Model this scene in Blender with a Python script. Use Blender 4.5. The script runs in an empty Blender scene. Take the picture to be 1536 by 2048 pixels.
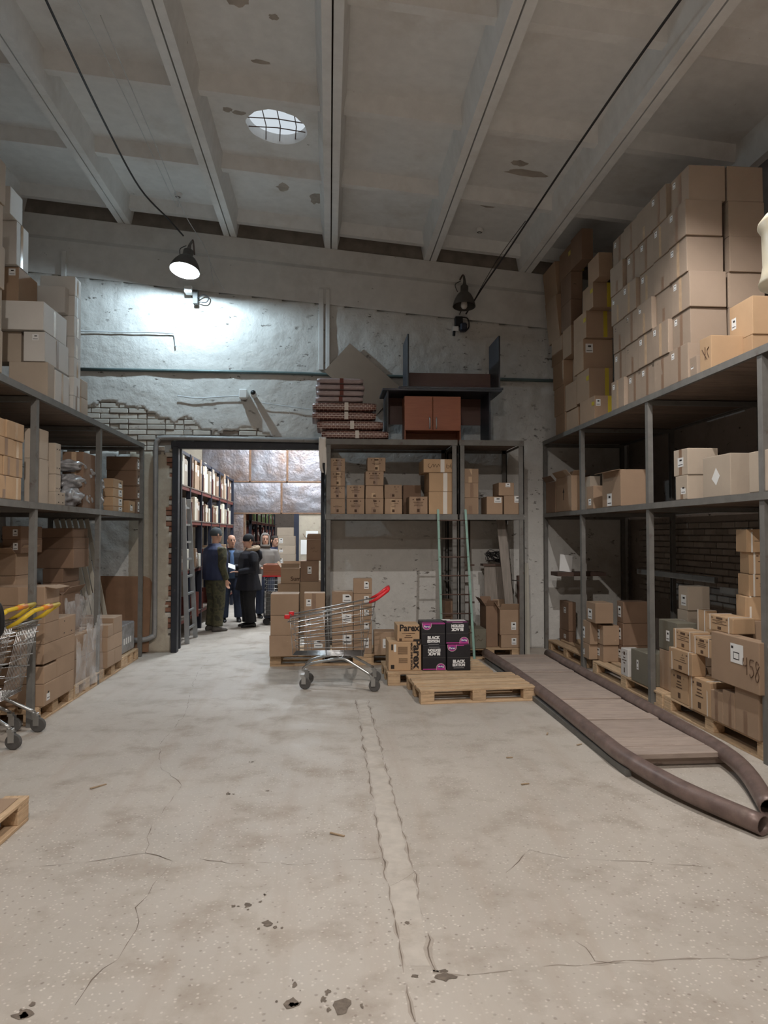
import bpy, bmesh, math, random
from mathutils import Vector, Matrix, noise

# ---------------------------------------------------------------- camera, world, exposure, lamps' strengths
SC = bpy.context.scene
COL = SC.collection
cam_d = bpy.data.cameras.new('camera')
cam_d.sensor_fit = 'HORIZONTAL'; cam_d.sensor_width = 36.0; cam_d.lens = 36.0 * 1450 / 1536
cam_d.clip_start = .05; cam_d.clip_end = 200
cam = bpy.data.objects.new('camera', cam_d); COL.objects.link(cam)
cam.location = (0, 0, 1.68)
cam.rotation_euler = (math.radians(91.817), 0, math.radians(-4.336))
SC.camera = cam
vs = SC.view_settings
vs.view_transform = 'Standard'; vs.look = 'None'; vs.gamma = 1.0; vs.use_curve_mapping = False
vs.exposure = 0.3
wd = bpy.data.worlds.new('overcast_sky'); SC.world = wd; wd.use_nodes = True
wd.node_tree.nodes['Background'].inputs[0].default_value = (.80, .88, .95, 1)
wd.node_tree.nodes['Background'].inputs[1].default_value = .62
LAMP_POWER = {'wall': 140, 'aisle': 400, 'near': 520, 'back': 260, 'hall': 310, 'far': 200}
LAMP_COLOR = {'wall': (.66, .86, 1.0), 'aisle': (1.0, .96, .93), 'near': (1.0, .93, .87), 'back': (1.0, .94, .88), 'hall': (.84, .92, 1.0), 'far': (.92, .95, 1.0)}
WALL_Y = 10.65

def light(name, loc, key, radius=.09):
    l = bpy.data.lights.new(name, 'POINT'); l.energy = LAMP_POWER[key]; l.color = LAMP_COLOR[key]; l.shadow_soft_size = radius
    o = bpy.data.objects.new(name, l); COL.objects.link(o); o.location = loc
    return o

# ---------------------------------------------------------------- helpers
random.seed(7)
class MB:
    def __init__(s): s.v = []; s.f = []; s.m = []
    def add(s, vs, fs, m=0):
        b = len(s.v); s.v += [tuple(v) for v in vs]
        for f in fs: s.f.append(tuple(b + i for i in f)); s.m.append(m)
        return s
    def box(s, x0, x1, y0, y1, z0, z1, m=0, M=None):
        c = [Vector((x, y, z)) for z in (z0, z1) for y in (y0, y1) for x in (x0, x1)]
        if M is not None: c = [M @ p for p in c]
        return s.add(c, [(0, 2, 3, 1), (4, 5, 7, 6), (0, 1, 5, 4), (2, 6, 7, 3), (0, 4, 6, 2), (1, 3, 7, 5)], m)
    def bar(s, a, b, w, h=None, m=0, up=(0, 0, 1)):
        a, b = Vector(a), Vector(b); d = (b - a).normalized(); u = Vector(up)
        if abs(d.dot(u)) > .97: u = Vector((0, 1, 0))
        x = d.cross(u).normalized(); y = x.cross(d); h = h or w
        c = [p + x * (w / 2 * i) + y * (h / 2 * j) for p in (a, b) for i, j in ((-1, -1), (1, -1), (1, 1), (-1, 1))]
        return s.add(c, [(3, 2, 1, 0), (4, 5, 6, 7), (0, 1, 5, 4), (1, 2, 6, 5), (2, 3, 7, 6), (3, 0, 4, 7)], m)
    def tube(s, pts, r, n=8, m=0, cap=True, closed=False, flat=1.0):
        P = [Vector(p) for p in pts]; k = len(P); R = r if isinstance(r, (list, tuple)) else [r] * k
        b = len(s.v); nx = None; fr = []
        for i in range(k):
            d = ((P[(i + 1) % k] - P[i - 1]) if closed else (P[min(i + 1, k - 1)] - P[max(i - 1, 0)]))
            if d.length < 1e-9: d = Vector((0, 0, 1))
            d.normalize()
            if nx is None: nx = d.orthogonal().normalized()
            nx = (nx - d * nx.dot(d))
            nx = nx.normalized() if nx.length > 1e-6 else d.orthogonal().normalized()
            y = d.cross(nx)
            for j in range(n):
                a = 2 * math.pi * j / n
                s.v.append(tuple(P[i] + (nx * math.cos(a) + y * math.sin(a) * flat) * R[i]))
        for i in range(k if closed else k - 1):
            for j in range(n):
                q = (i + 1) % k
                s.f.append((b + i * n + j, b + i * n + (j + 1) % n, b + q * n + (j + 1) % n, b + q * n + j)); s.m.append(m)
        if cap and not closed:
            s.f.append(tuple(b + j for j in reversed(range(n)))); s.m.append(m)
            s.f.append(tuple(b + (k - 1) * n + j for j in range(n))); s.m.append(m)
        return s
    def lathe(s, prof, n=24, M=None, m=0, cap=False):
        b = len(s.v); k = len(prof)
        for r, z in prof:
            for j in range(n):
                a = 2 * math.pi * j / n; p = Vector((r * math.cos(a), r * math.sin(a), z)); s.v.append(tuple(M @ p if M is not None else p))
        for i in range(k - 1):
            for j in range(n):
                s.f.append((b + i * n + j, b + i * n + (j + 1) % n, b + (i + 1) * n + (j + 1) % n, b + (i + 1) * n + j)); s.m.append(m)
        if cap:
            s.f.append(tuple(b + j for j in reversed(range(n)))); s.m.append(m)
            s.f.append(tuple(b + (k - 1) * n + j for j in range(n))); s.m.append(m)
        return s
    def loft(s, rings, m=0, cap=True):
        b = len(s.v); n = len(rings[0]); k = len(rings)
        for r in rings: s.v += [tuple(p) for p in r]
        for i in range(k - 1):
            for j in range(n):
                s.f.append((b + i * n + j, b + i * n + (j + 1) % n, b + (i + 1) * n + (j + 1) % n, b + (i + 1) * n + j)); s.m.append(m)
        if cap:
            s.f.append(tuple(b + j for j in reversed(range(n)))); s.m.append(m)
            s.f.append(tuple(b + (k - 1) * n + j for j in range(n))); s.m.append(m)
        return s
    def prism(s, poly, d, M=None, m=0):
        n = len(poly); c = [Vector((x, y, 0)) for x, y in poly] + [Vector((x, y, d)) for x, y in poly]
        if M is not None: c = [M @ p for p in c]
        return s.add(c, [tuple(reversed(range(n))), tuple(range(n, 2 * n))] + [(i, (i + 1) % n, n + (i + 1) % n, n + i) for i in range(n)], m)
    def mesh(s, name, mats, smooth=False, bevel=0):
        me = bpy.data.meshes.new(name); me.from_pydata(s.v, [], s.f)
        for t in (mats if isinstance(mats, (list, tuple)) else [mats]): me.materials.append(t)
        for p, m in zip(me.polygons, s.m): p.material_index = m
        if bevel:
            bm = bmesh.new(); bm.from_mesh(me); bmesh.ops.bevel(bm, geom=bm.edges[:], offset=bevel, segments=1, affect='EDGES', clamp_overlap=True); bm.to_mesh(me); bm.free()
        if smooth:
            for p in me.polygons: p.use_smooth = True
        me.update()
        return me
    def build(s, name, mats, parent=None, smooth=False, bevel=0, loc=None, rot=None):
        return link(name, s.mesh(name, mats, smooth, bevel), parent, loc, rot)

def link(name, me, parent=None, loc=None, rot=None):
    o = bpy.data.objects.new(name, me); COL.objects.link(o)
    if parent is not None: o.parent = parent
    if loc is not None: o.location = loc
    if rot is not None: o.rotation_euler = rot
    return o
def tag(o, label=None, cat=None, group=None, kind=None):
    if label: o['label'] = label
    if cat: o['category'] = cat
    if group: o['group'] = group
    if kind: o['kind'] = kind
    return o
def thing(name, label, cat, loc=(0, 0, 0), rz=0, group=None):
    o = bpy.data.objects.new(name, None); COL.objects.link(o); o.empty_display_size = .1
    o.location = loc; o.rotation_euler = (0, 0, rz)
    return tag(o, label, cat, group)
def struct(o): o['kind'] = 'structure'; return o
def copy_tree(o, parent=None):
    c = o.copy(); COL.objects.link(c); c.parent = parent
    for ch in list(o.children): copy_tree(ch, c)
    return c
def smooth_pts(P, k=6):
    P = [Vector(p) for p in P]; out = []
    for i in range(len(P) - 1):
        a, b, c, d = P[max(i - 1, 0)], P[i], P[i + 1], P[min(i + 2, len(P) - 1)]
        for j in range(k):
            t = j / k
            out.append(.5 * ((2 * b) + (c - a) * t + (2 * a - 5 * b + 4 * c - d) * t * t + (3 * b - 3 * c + d - a) * t ** 3))
    return out + [P[-1]]
def blob(n=3, r=(1, 1, 1), amp=.1, sc=2.0, seed=0, floor=None):
    bm = bmesh.new(); bmesh.ops.create_icosphere(bm, subdivisions=n, radius=1)
    for v in bm.verts:
        d = v.co.normalized(); k = 1 + amp * noise.noise(d * sc + Vector((seed * 7.3, seed, 0)))
        v.co = Vector((d.x * r[0], d.y * r[1], d.z * r[2])) * k
        if floor is not None and v.co.z < floor: v.co.z = floor
    me = bpy.data.meshes.new('blob'); bm.to_mesh(me); bm.free()
    for p in me.polygons: p.use_smooth = True
    return me

# ---------------------------------------------------------------- materials
def nodes(name):
    m = bpy.data.materials.new(name); m.use_nodes = True; t = m.node_tree
    return m, t, t.nodes['Principled BSDF']
def N(t, kind, **kw):
    n = t.nodes.new(kind)
    for k, v in kw.items():
        if k in n.inputs.keys(): n.inputs[k].default_value = v
        else: setattr(n, k, v)
    return n
def ramp(t, fac, stops):
    r = t.nodes.new('ShaderNodeValToRGB'); e = r.color_ramp.elements
    while len(e) < len(stops): e.new(.5)
    for q, (p, c) in zip(e, stops): q.position = p; q.color = (c if len(c) == 4 else (*c, 1)) if isinstance(c, tuple) else (c, c, c, 1)
    t.links.new(fac, r.inputs[0]); return r.outputs[0]
def mixc(t, fac, a, b, mode='MIX'):
    n = t.nodes.new('ShaderNodeMix'); n.data_type = 'RGBA'; n.blend_type = mode
    for s, i in ((fac, 0), (a, 6), (b, 7)):
        if isinstance(s, (int, float)): n.inputs[i].default_value = s
        elif isinstance(s, tuple): n.inputs[i].default_value = (*s, 1)
        else: t.links.new(s, n.inputs[i])
    return n.outputs[2]
def coords(t, scale=(1, 1, 1), kind='Object', jitter=True):
    tc = N(t, 'ShaderNodeTexCoord'); mp = N(t, 'ShaderNodeMapping'); mp.inputs['Scale'].default_value = scale
    t.links.new(tc.outputs[kind], mp.inputs['Vector'])
    if jitter:
        oi = N(t, 'ShaderNodeObjectInfo'); ml = N(t, 'ShaderNodeMath', operation='MULTIPLY'); ml.inputs[1].default_value = 37
        t.links.new(oi.outputs['Random'], ml.inputs[0]); t.links.new(ml.outputs[0], mp.inputs['Location'])
    return mp.outputs[0]
def tex(t, vec, scale, detail=4, rough=.55, kind='ShaderNodeTexNoise'):
    n = N(t, kind); n.inputs['Scale'].default_value = scale
    if 'Detail' in n.inputs: n.inputs['Detail'].default_value = detail if kind == 'ShaderNodeTexNoise' else 0
    if 'Roughness' in n.inputs and kind == 'ShaderNodeTexNoise': n.inputs['Roughness'].default_value = rough
    t.links.new(vec, n.inputs['Vector']); return n
def bump(t, b, h, strength=.3, dist=.01):
    n = N(t, 'ShaderNodeBump'); n.inputs['Strength'].default_value = strength; n.inputs['Distance'].default_value = dist
    t.links.new(h, n.inputs['Height']); t.links.new(n.outputs[0], b.inputs['Normal'])
def S(c): return tuple(((v / 255) / 12.92 if v / 255 <= .04045 else ((v / 255 + .055) / 1.055) ** 2.4) for v in c)
def mat(name, col, rough=.7, metal=0, var=.12, scale=6, stretch=(1, 1, 1), rnd=.0, bmp=0, bscale=60, bdist=.003, dirt=None, spec=.4, jitter=True):
    """surface with noise-varied colour, optional per-object tint, dirt blotches and fine relief"""
    m, t, b = nodes(name); v = coords(t, stretch, jitter=jitter)
    n = tex(t, v, scale, 5)
    lo = tuple(c * (1 - var) for c in col); hi = tuple(min(1, c * (1 + var)) for c in col)
    c = ramp(t, n.outputs[0], [(.3, lo), (.7, hi)])
    if dirt:
        n2 = tex(t, v, dirt[1], 6, .65); c = mixc(t, ramp(t, n2.outputs[0], [(dirt[2], 0.0), (dirt[2] + .15, 1.0)]), c, dirt[0])
    if rnd:
        oi = N(t, 'ShaderNodeObjectInfo'); h = N(t, 'ShaderNodeHueSaturation'); mr = N(t, 'ShaderNodeMapRange')
        mr.inputs[3].default_value = 1 - rnd; mr.inputs[4].default_value = 1 + rnd
        t.links.new(oi.outputs['Random'], mr.inputs[0]); t.links.new(mr.outputs[0], h.inputs['Value']); t.links.new(c, h.inputs['Color']); c = h.outputs[0]
    t.links.new(c, b.inputs['Base Color']); b.inputs['Roughness'].default_value = rough; b.inputs['Metallic'].default_value = metal
    b.inputs['Specular IOR Level'].default_value = spec
    if bmp: bump(t, b, tex(t, v, bscale, 4).outputs[0], bmp, bdist)
    return m
K = {}
K['kraft'] = mat('cardboard_kraft', S((158, 133, 110)), .85, var=.07, scale=3, rnd=.1, bmp=.12, bscale=30)
K['pale'] = mat('cardboard_pale', S((172, 158, 142)), .85, var=.06, scale=3, rnd=.08, bmp=.12, bscale=30)
K['dark'] = mat('cardboard_brown', S((128, 103, 84)), .85, var=.08, scale=3, rnd=.12, bmp=.12, bscale=30)
K['warm'] = mat('cardboard_tan', S((178, 148, 116)), .85, var=.07, scale=3, rnd=.08, bmp=.12, bscale=30)
K['uni'] = mat('cardboard_dusty', S((150, 133, 117)), .88, var=.06, scale=3, rnd=.06, bmp=.12, bscale=30)
K['painted_lit'] = mat('cardboard_painted_lit', S((204, 200, 194)), .8, var=.05, scale=3, rnd=.06, bmp=.12, bscale=30)  # whitened board; lamplight on the left stack's aisle sides put into its colour
K['olive'] = mat('olive_board', S((110, 105, 92)), .8, var=.08, scale=4)
K['white_board'] = mat('white_board', S((205, 200, 195)), .7, var=.04)
K['black_board'] = mat('black_printed_board', S((34, 33, 38)), .5, var=.1)
K['paper'] = mat('white_paper', S((222, 222, 220)), .7, var=.03)
K['ink'] = mat('black_ink', S((38, 32, 30)), .7, var=.1)
K['brown_ink'] = mat('brown_ink', S((84, 62, 46)), .8, var=.1)
K['magenta'] = mat('magenta_print', S((176, 62, 140)), .5, var=.1)
K['violet'] = mat('violet_print', S((70, 44, 128)), .5, var=.1)
K['white_ink'] = mat('white_ink', S((232, 232, 232)), .6, var=.02)
K['tape'] = mat('brown_packing_tape', S((138, 112, 92)), .3, var=.06, scale=14, spec=.5)
K['clear_tape'] = mat('clear_glossy_tape', S((186, 160, 132)), .12, var=.1, scale=20, spec=.6)
K['yellow_tape'] = mat('yellow_tape', S((190, 170, 50)), .3, var=.08)
K['strap'] = mat('white_strap', S((214, 208, 200)), .5, var=.03)
K['rack'] = mat('rack_grey_paint', S((108, 106, 102)), .6, var=.14, scale=9, dirt=(S((80, 66, 56)), 7, .60), bmp=.2, bscale=50)
K['deck'] = mat('rack_deck_wood', S((120, 104, 92)), .85, var=.2, scale=4, stretch=(1, 12, 12), rnd=.14, bmp=.3, bscale=20)
K['deck_y'] = mat('rack_deck_wood_lengthwise', S((116, 102, 92)), .85, var=.2, scale=4, stretch=(12, 1, 12), rnd=.14, bmp=.3, bscale=20)
K['pallet'] = mat('pallet_pine', S((190, 162, 130)), .85, var=.2, scale=4, stretch=(2, 14, 14), rnd=.12, dirt=(S((120, 96, 74)), 3, .6), bmp=.3, bscale=14)
K['pallet_y'] = mat('pallet_pine_cross', S((186, 158, 126)), .85, var=.2, scale=4, stretch=(14, 2, 14), rnd=.12, dirt=(S((116, 92, 72)), 3, .6), bmp=.3, bscale=14)
K['plank'] = mat('ramp_plank', S((166, 150, 139)), .88, var=.2, scale=3, stretch=(1.5, 9, 9), rnd=.14, dirt=(S((100, 86, 78)), 3, .62), bmp=.35, bscale=18)
K['pipe'] = mat('rusty_worn_pipe', S((122, 104, 98)), .42, .25, var=.25, scale=9, dirt=(S((142, 126, 116)), 6, .58), bmp=.25, bscale=40)
K['chrome'] = mat('zinc_plated_wire', S((190, 190, 190)), .28, .95, var=.06)
K['galv'] = mat('galvanised_tube', S((178, 178, 176)), .33, .9, var=.08)
K['red_plastic'] = mat('red_plastic', S((205, 40, 46)), .4, var=.05)
K['orange_plastic'] = mat('orange_plastic', S((218, 130, 46)), .45, var=.08)
K['yellow_plastic'] = mat('yellow_plastic', S((212, 180, 50)), .45, var=.08)
K['rubber'] = mat('grey_rubber', S((84, 82, 80)), .75, var=.1)
K['black_rubber'] = mat('black_rubber', S((26, 26, 28)), .55, var=.1)
K['pipe_green'] = mat('green_grey_pipe', S((88, 104, 104)), .5, .2, var=.1)
K['wall_pipe'] = mat('grey_painted_pipe', S((138, 136, 134)), .5, .2, var=.14, dirt=(S((84, 74, 68)), 6, .6))
K['frame'] = mat('black_door_steel', S((42, 44, 50)), .5, .2, var=.2, dirt=(S((92, 84, 78)), 9, .62))
K['brick_w'] = mat('whitewashed_brick', S((192, 186, 176)), .9, var=.14, rnd=.14, dirt=(S((124, 104, 92)), 12, .58), bmp=.5, bscale=30)
K['brick_r'] = mat('bare_brick', S((138, 100, 82)), .9, var=.2, rnd=.2, bmp=.5, bscale=30)
K['brick_d'] = mat('sooty_brick', S((142, 134, 126)), .9, var=.16, rnd=.2, bmp=.5, bscale=30)
K['mortar'] = mat('grey_mortar', S((128, 120, 112)), .95, var=.2, bmp=.5, bscale=40)
K['desk_black'] = mat('black_laminate', S((48, 52, 60)), .45, var=.08)
K['desk_brown'] = mat('cherry_laminate', S((150, 92, 66)), .45, var=.1, scale=5, stretch=(1, 8, 8))
K['desk_dbrown'] = mat('dark_walnut_laminate', S((92, 60, 50)), .45, var=.1, scale=5, stretch=(1, 8, 8))
K['teal'] = mat('chipped_teal_paint', S((126, 160, 148)), .55, var=.14, dirt=(S((110, 92, 80)), 30, .64))
K['rust'] = mat('rusty_steel', S((92, 74, 66)), .7, .3, var=.25)
K['alu'] = mat('dull_aluminium', S((172, 176, 178)), .42, .8, var=.08)
K['cable'] = mat('black_cable', S((52, 50, 50)), .7)
K['white_cable'] = mat('white_cable', S((196, 200, 202)), .6)
K['lamp_grey'] = mat('lamp_grey_enamel', S((92, 88, 84)), .5, .3, var=.2)
K['lamp_white'] = mat('lamp_inner_enamel', S((235, 235, 232)), .4, var=.03)
K['white_plastic'] = mat('white_plastic', S((224, 224, 222)), .4, var=.02)
K['cream'] = mat('cream_plastic', S((240, 232, 208)), .35, var=.03)
K['film_grey'] = mat('crinkled_grey_bag', S((150, 150, 152)), .22, var=.25, scale=12, bmp=.6, bscale=14, bdist=.02, spec=.7)
K['wrap_brick'] = None
K['crack'] = mat('crack_dark', S((118, 106, 95)), .95, var=.2)
K['stain'] = mat('oil_stain', S((112, 101, 90)), .8, var=.3, scale=40)
K['blue_dark'] = mat('dark_blue_steel', S((40, 44, 58)), .5, .2)
K['shelf_red'] = mat('maroon_steel', S((112, 56, 48)), .55, .1)
K['book_w'] = mat('cream_packets', S((214, 208, 192)), .7, rnd=.14, var=.04)
K['book_r'] = mat('maroon_packets', S((104, 56, 48)), .7, rnd=.3, var=.06)
K['book_g'] = mat('green_packets', S((108, 128, 84)), .7, rnd=.3, var=.06)
K['sheet_edge'] = mat('rust_seam', S((120, 92, 72)), .8, var=.3, scale=20)
K['profile'] = mat('pale_plastic_profile', S((176, 172, 160)), .5, var=.06, rnd=.1)
K['hardboard'] = mat('brown_hardboard', S((130, 98, 74)), .8, var=.1)
K['board_grey'] = mat('weathered_grey_board', S((140, 132, 124)), .85, var=.2, scale=4, stretch=(12, 12, 1), rnd=.12)
K['splinter'] = mat('wood_splinter', S((168, 146, 120)), .9, var=.15)

def film_mat():
    m, t, b = nodes('torn_stretch_film'); v = coords(t)
    n = tex(t, v, 3.2, 3); b.inputs['Base Color'].default_value = (.66, .66, .66, 1); b.inputs['Roughness'].default_value = .14
    t.links.new(ramp(t, n.outputs[0], [(.35, .18), (.7, .62)]), b.inputs['Alpha']); bump(t, b, tex(t, v, 7, 4).outputs[0], .7, .03)
    return m
K['film'] = film_mat()
def brick_wrap():
    m, t, b = nodes('brick_pattern_wrap'); v = coords(t, jitter=False)
    mp = N(t, 'ShaderNodeMapping'); mp.inputs['Rotation'].default_value = (math.pi / 2, 0, 0); t.links.new(v, mp.inputs[0])
    br = N(t, 'ShaderNodeTexBrick'); br.inputs['Color1'].default_value = (*S((112, 72, 62)), 1); br.inputs['Color2'].default_value = (*S((96, 60, 54)), 1); br.inputs['Mortar'].default_value = (*S((190, 170, 160)), 1)
    br.inputs['Scale'].default_value = 9; br.inputs['Mortar Size'].default_value = .03; t.links.new(mp.outputs[0], br.inputs['Vector'])
    t.links.new(br.outputs[0], b.inputs['Base Color']); b.inputs['Roughness'].default_value = .3
    bump(t, b, tex(t, v, 12, 4).outputs[0], .4, .01)
    return m
K['wrap_brick'] = brick_wrap()
K['wrap_lilac'] = mat('milky_plastic_wrap', S((168, 152, 152)), .25, var=.16, scale=9, stretch=(1, 1, 5), bmp=.5, bscale=12, bdist=.02)

def floor_mat():
    m, t, b = nodes('worn_aggregate_concrete'); v = coords(t, jitter=False)
    big = tex(t, v, .55, 6, .6); mid = tex(t, v, 3.0, 6, .62); fine = tex(t, v, 45, 3)
    c = ramp(t, big.outputs[0], [(.3, S((172, 164, 154))), (.7, S((192, 184, 174)))])
    c = mixc(t, ramp(t, mid.outputs[0], [(.5, 0.0), (.72, .75)]), c, S((150, 138, 125)))
    wob = N(t, 'ShaderNodeMixRGB'); wob.inputs[0].default_value = .012; t.links.new(v, wob.inputs[1]); t.links.new(tex(t, v, 30, 3).outputs[1], wob.inputs[2]); v_ = wob.outputs[0]
    vo = tex(t, v_, 40, kind='ShaderNodeTexVoronoi'); vo2 = tex(t, v_, 21, kind='ShaderNodeTexVoronoi')
    area = tex(t, v, .9, 5, .6)
    sp = N(t, 'ShaderNodeMath', operation='MULTIPLY')
    t.links.new(ramp(t, vo.outputs['Distance'], [(.12, .8), (.27, 0.0)]), sp.inputs[0])
    ysep = N(t, 'ShaderNodeSeparateXYZ'); t.links.new(v, ysep.inputs[0])
    near = N(t, 'ShaderNodeMapRange'); near.inputs[1].default_value = 9.0; near.inputs[2].default_value = 4.0
    t.links.new(ysep.outputs[1], near.inputs[0])
    m2 = N(t, 'ShaderNodeMath', operation='MULTIPLY'); t.links.new(near.outputs[0], m2.inputs[0]); t.links.new(ramp(t, area.outputs[0], [(.35, .35), (.6, .9)]), m2.inputs[1])
    t.links.new(m2.outputs[0], sp.inputs[1])
    c = mixc(t, sp.outputs[0], c, S((222, 215, 205)))
    s2 = N(t, 'ShaderNodeMath', operation='MULTIPLY'); t.links.new(ramp(t, vo2.outputs['Distance'], [(.09, .8), (.17, 0.0)]), s2.inputs[0]); t.links.new(m2.outputs[0], s2.inputs[1])
    c = mixc(t, s2.outputs[0], c, S((128, 116, 106)))
    # brushed dust streaks along the aisle
    mp = N(t, 'ShaderNodeMapping'); mp.inputs['Scale'].default_value = (3, .35, 1); t.links.new(v, mp.inputs[0])
    st = tex(t, mp.outputs[0], 2.2, 6, .6); c = mixc(t, ramp(t, st.outputs[0], [(.5, 0.0), (.75, .5)]), c, S((166, 151, 136)))
    t.links.new(c, b.inputs['Base Color']); b.inputs['Specular IOR Level'].default_value = .35
    t.links.new(ramp(t, mid.outputs[0], [(.3, .5), (.7, .8)]), b.inputs['Roughness'])
    bump(t, b, mixc(t, .5, fine.outputs[0], vo.outputs['Distance']), .25, .004)
    return m
def plaster_mat(name, base, dirtc, rough_relief=1.0, dirt_at=.56, chips=.62):
    m, t, b = nodes(name); v = coords(t, jitter=False)
    n1 = tex(t, v, 1.1, 7, .65); n2 = tex(t, v, 7, 6, .6); n3 = tex(t, v, 26, 4)
    c = ramp(t, n2.outputs[0], [(.3, tuple(x * .9 for x in base)), (.65, base)])
    c = mixc(t, ramp(t, n1.outputs[0], [(dirt_at, 0.0), (dirt_at + .18, .75)]), c, dirtc)
    # chips and pock marks
    mp = N(t, 'ShaderNodeMapping'); mp.inputs['Scale'].default_value = (1, 1, 2.0); t.links.new(v, mp.inputs[0])
    ch = tex(t, mp.outputs[0], 8.5, 7, .62); w = tex(t, v, 1.7, 4, .6)
    chip = N(t, 'ShaderNodeMath', operation='MULTIPLY'); t.links.new(ramp(t, ch.outputs[0], [(chips, 0.0), (chips + .035, 1.0)]), chip.inputs[0]); t.links.new(ramp(t, w.outputs[0], [(.42, 0.0), (.56, 1.0)]), chip.inputs[1])
    c = mixc(t, chip.outputs[0], c, tuple(x * .42 for x in dirtc))
    t.links.new(c, b.inputs['Base Color']); b.inputs['Roughness'].default_value = .85; b.inputs['Specular IOR Level'].default_value = .25
    h = mixc(t, chip.outputs[0], mixc(t, .12, n2.outputs[0], n3.outputs[0]), (0, 0, 0))
    bump(t, b, h, .42 * rough_relief, .045)
    return m
K['floor'] = floor_mat()
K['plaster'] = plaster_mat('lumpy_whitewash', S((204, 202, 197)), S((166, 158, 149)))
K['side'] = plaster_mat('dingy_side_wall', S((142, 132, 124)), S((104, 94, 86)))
K['ring'] = plaster_mat('ring_beam_paint', S((214, 213, 210)), S((186, 182, 177)), .35, chips=.70)
K['ceil'] = plaster_mat('old_ceiling_paint', S((228, 229, 228)), S((200, 196, 190)), .18, .55, .72)
K['pier'] = plaster_mat('stained_pier_plaster', S((176, 166, 150)), S((128, 116, 102)), .6, .5, .66)
def metal_sheet():
    m, t, b = nodes('stained_sheet_metal'); v = coords(t); n = tex(t, v, 1.6, 6, .6); n2 = tex(t, v, 5, 6, .6)
    c = ramp(t, n.outputs[0], [(.32, S((128, 108, 98))), (.5, S((136, 130, 132))), (.72, S((158, 160, 168)))])
    t.links.new(c, b.inputs['Base Color']); b.inputs['Metallic'].default_value = .55; b.inputs['Roughness'].default_value = .42
    bump(t, b, n2.outputs[0], .6, .05); return m
K['sheet'] = metal_sheet()
def emit(name, col, s):
    m, t, b = nodes(name); b.inputs['Emission Color'].default_value = (*col, 1); b.inputs['Emission Strength'].default_value = s; b.inputs['Base Color'].default_value = (1, 1, 1, 1); return m
K['bulb_lit'] = emit('lit_bulb', (.85, .94, 1.0), 14)
K['bulb_off'] = mat('opal_bulb', S((214, 208, 200)), .25, var=.02)
def glass():
    m, t, b = nodes('glass'); b.inputs['Base Color'].default_value = (.9, .95, .95, 1); b.inputs['Roughness'].default_value = .05; b.inputs['Alpha'].default_value = .3; return m

# ================================================================= THE SETTING
# ---- floor (with cracks, patched joint, stains)
floor_o = struct(MB().add([(-4.6, -7, 0), (4.7, -7, 0), (4.7, 28, 0), (-4.6, 28, 0)], [(0, 1, 2, 3)]).build('floor', K['floor']))
def ribbon(name, pts, w, mt, z=.0012, parent=floor_o, jag=.35, kind=None):
    P = []
    for i in range(len(pts) - 1):
        a, b = Vector((*pts[i], 0)), Vector((*pts[i + 1], 0)); k = max(2, int((b - a).length / .05))
        for j in range(k): P.append(a.lerp(b, j / k))
    P.append(Vector((*pts[-1], 0))); m = MB(); L = []; R = []
    for i, p in enumerate(P):
        d = (P[min(i + 1, len(P) - 1)] - P[max(i - 1, 0)]).normalized(); n = Vector((-d.y, d.x, 0))
        off = n * noise.noise(p * 9) * .03 * jag * 2; ww = w * max(0.0, -.05 + 1.3 * abs(noise.noise(p * 6 + Vector((3, 1, 0)))) + .25 * noise.noise(p * 25))
        L.append(p + off + n * ww / 2 + Vector((0, 0, z))); R.append(p + off - n * ww / 2 + Vector((0, 0, z)))
    k = len(P); m.add(L + R, [(i, k + i, k + i + 1, i + 1) for i in range(k - 1)])
    return m.build(name, mt, parent)
K['grime'] = mat('ground_in_grime', S((170, 160, 149)), .9, var=.1, scale=20)
for pts, w in (([(-1.521, 8.320), (-1.337, 6.948), (-1.353, 5.979), (-1.207, 5.404), (-0.978, 5.019), (-0.998, 4.658), (-1.019, 4.276), (-0.959, 3.977), (-0.801, 3.865), (-0.858, 3.401), (-0.819, 3.211), (-0.820, 2.993), (-0.896, 2.869), (-0.902, 2.723)], .007),
               ([(-1.503, 3.845), (-1.245, 3.881), (-0.967, 3.978), (-0.801, 3.865), (-0.663, 3.878), (-0.500, 3.808), (-0.324, 3.811), (-0.143, 3.770), (0.086, 3.798), (0.282, 3.823)], .008),
               ([(0.278, 7.443), (0.278, 5.997), (0.285, 5.023), (0.276, 4.249), (0.282, 3.823), (0.284, 3.382), (0.288, 3.051), (0.294, 2.810), (0.300, 2.539)], .013),
               ([(0.395, 7.434), (0.409, 5.987), (0.421, 4.636), (0.420, 3.966), (0.428, 3.617), (0.417, 3.157), (0.407, 2.866), (0.410, 2.817)], .010),
               ([(0.401, 2.818), (0.522, 2.793), (0.661, 2.808), (0.766, 2.832), (0.963, 2.824), (1.125, 2.828), (1.329, 2.830), (1.793, 2.812)], .009),
               ([(1.022, 2.995), (1.048, 2.938), (1.051, 2.844), (1.121, 2.819), (1.294, 2.799)], .007), ([(0.878, 3.610), (1.073, 3.854), (1.229, 3.746), (1.526, 3.688), (1.947, 3.578)], .006),
               ([(0.294, 3.500), (0.431, 3.644)], .006), ([(-2.042, 10.398), (-1.551, 10.577), (-0.792, 10.388)], .012), ([(-1.521, 8.320), (-1.599, 9.067), (-1.604, 10.036)], .006)):
    ribbon('crack', pts, w, K['crack'])
    if w >= .009: ribbon('crack_dirt', pts, .055, K['grime'], z=.0008)
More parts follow.
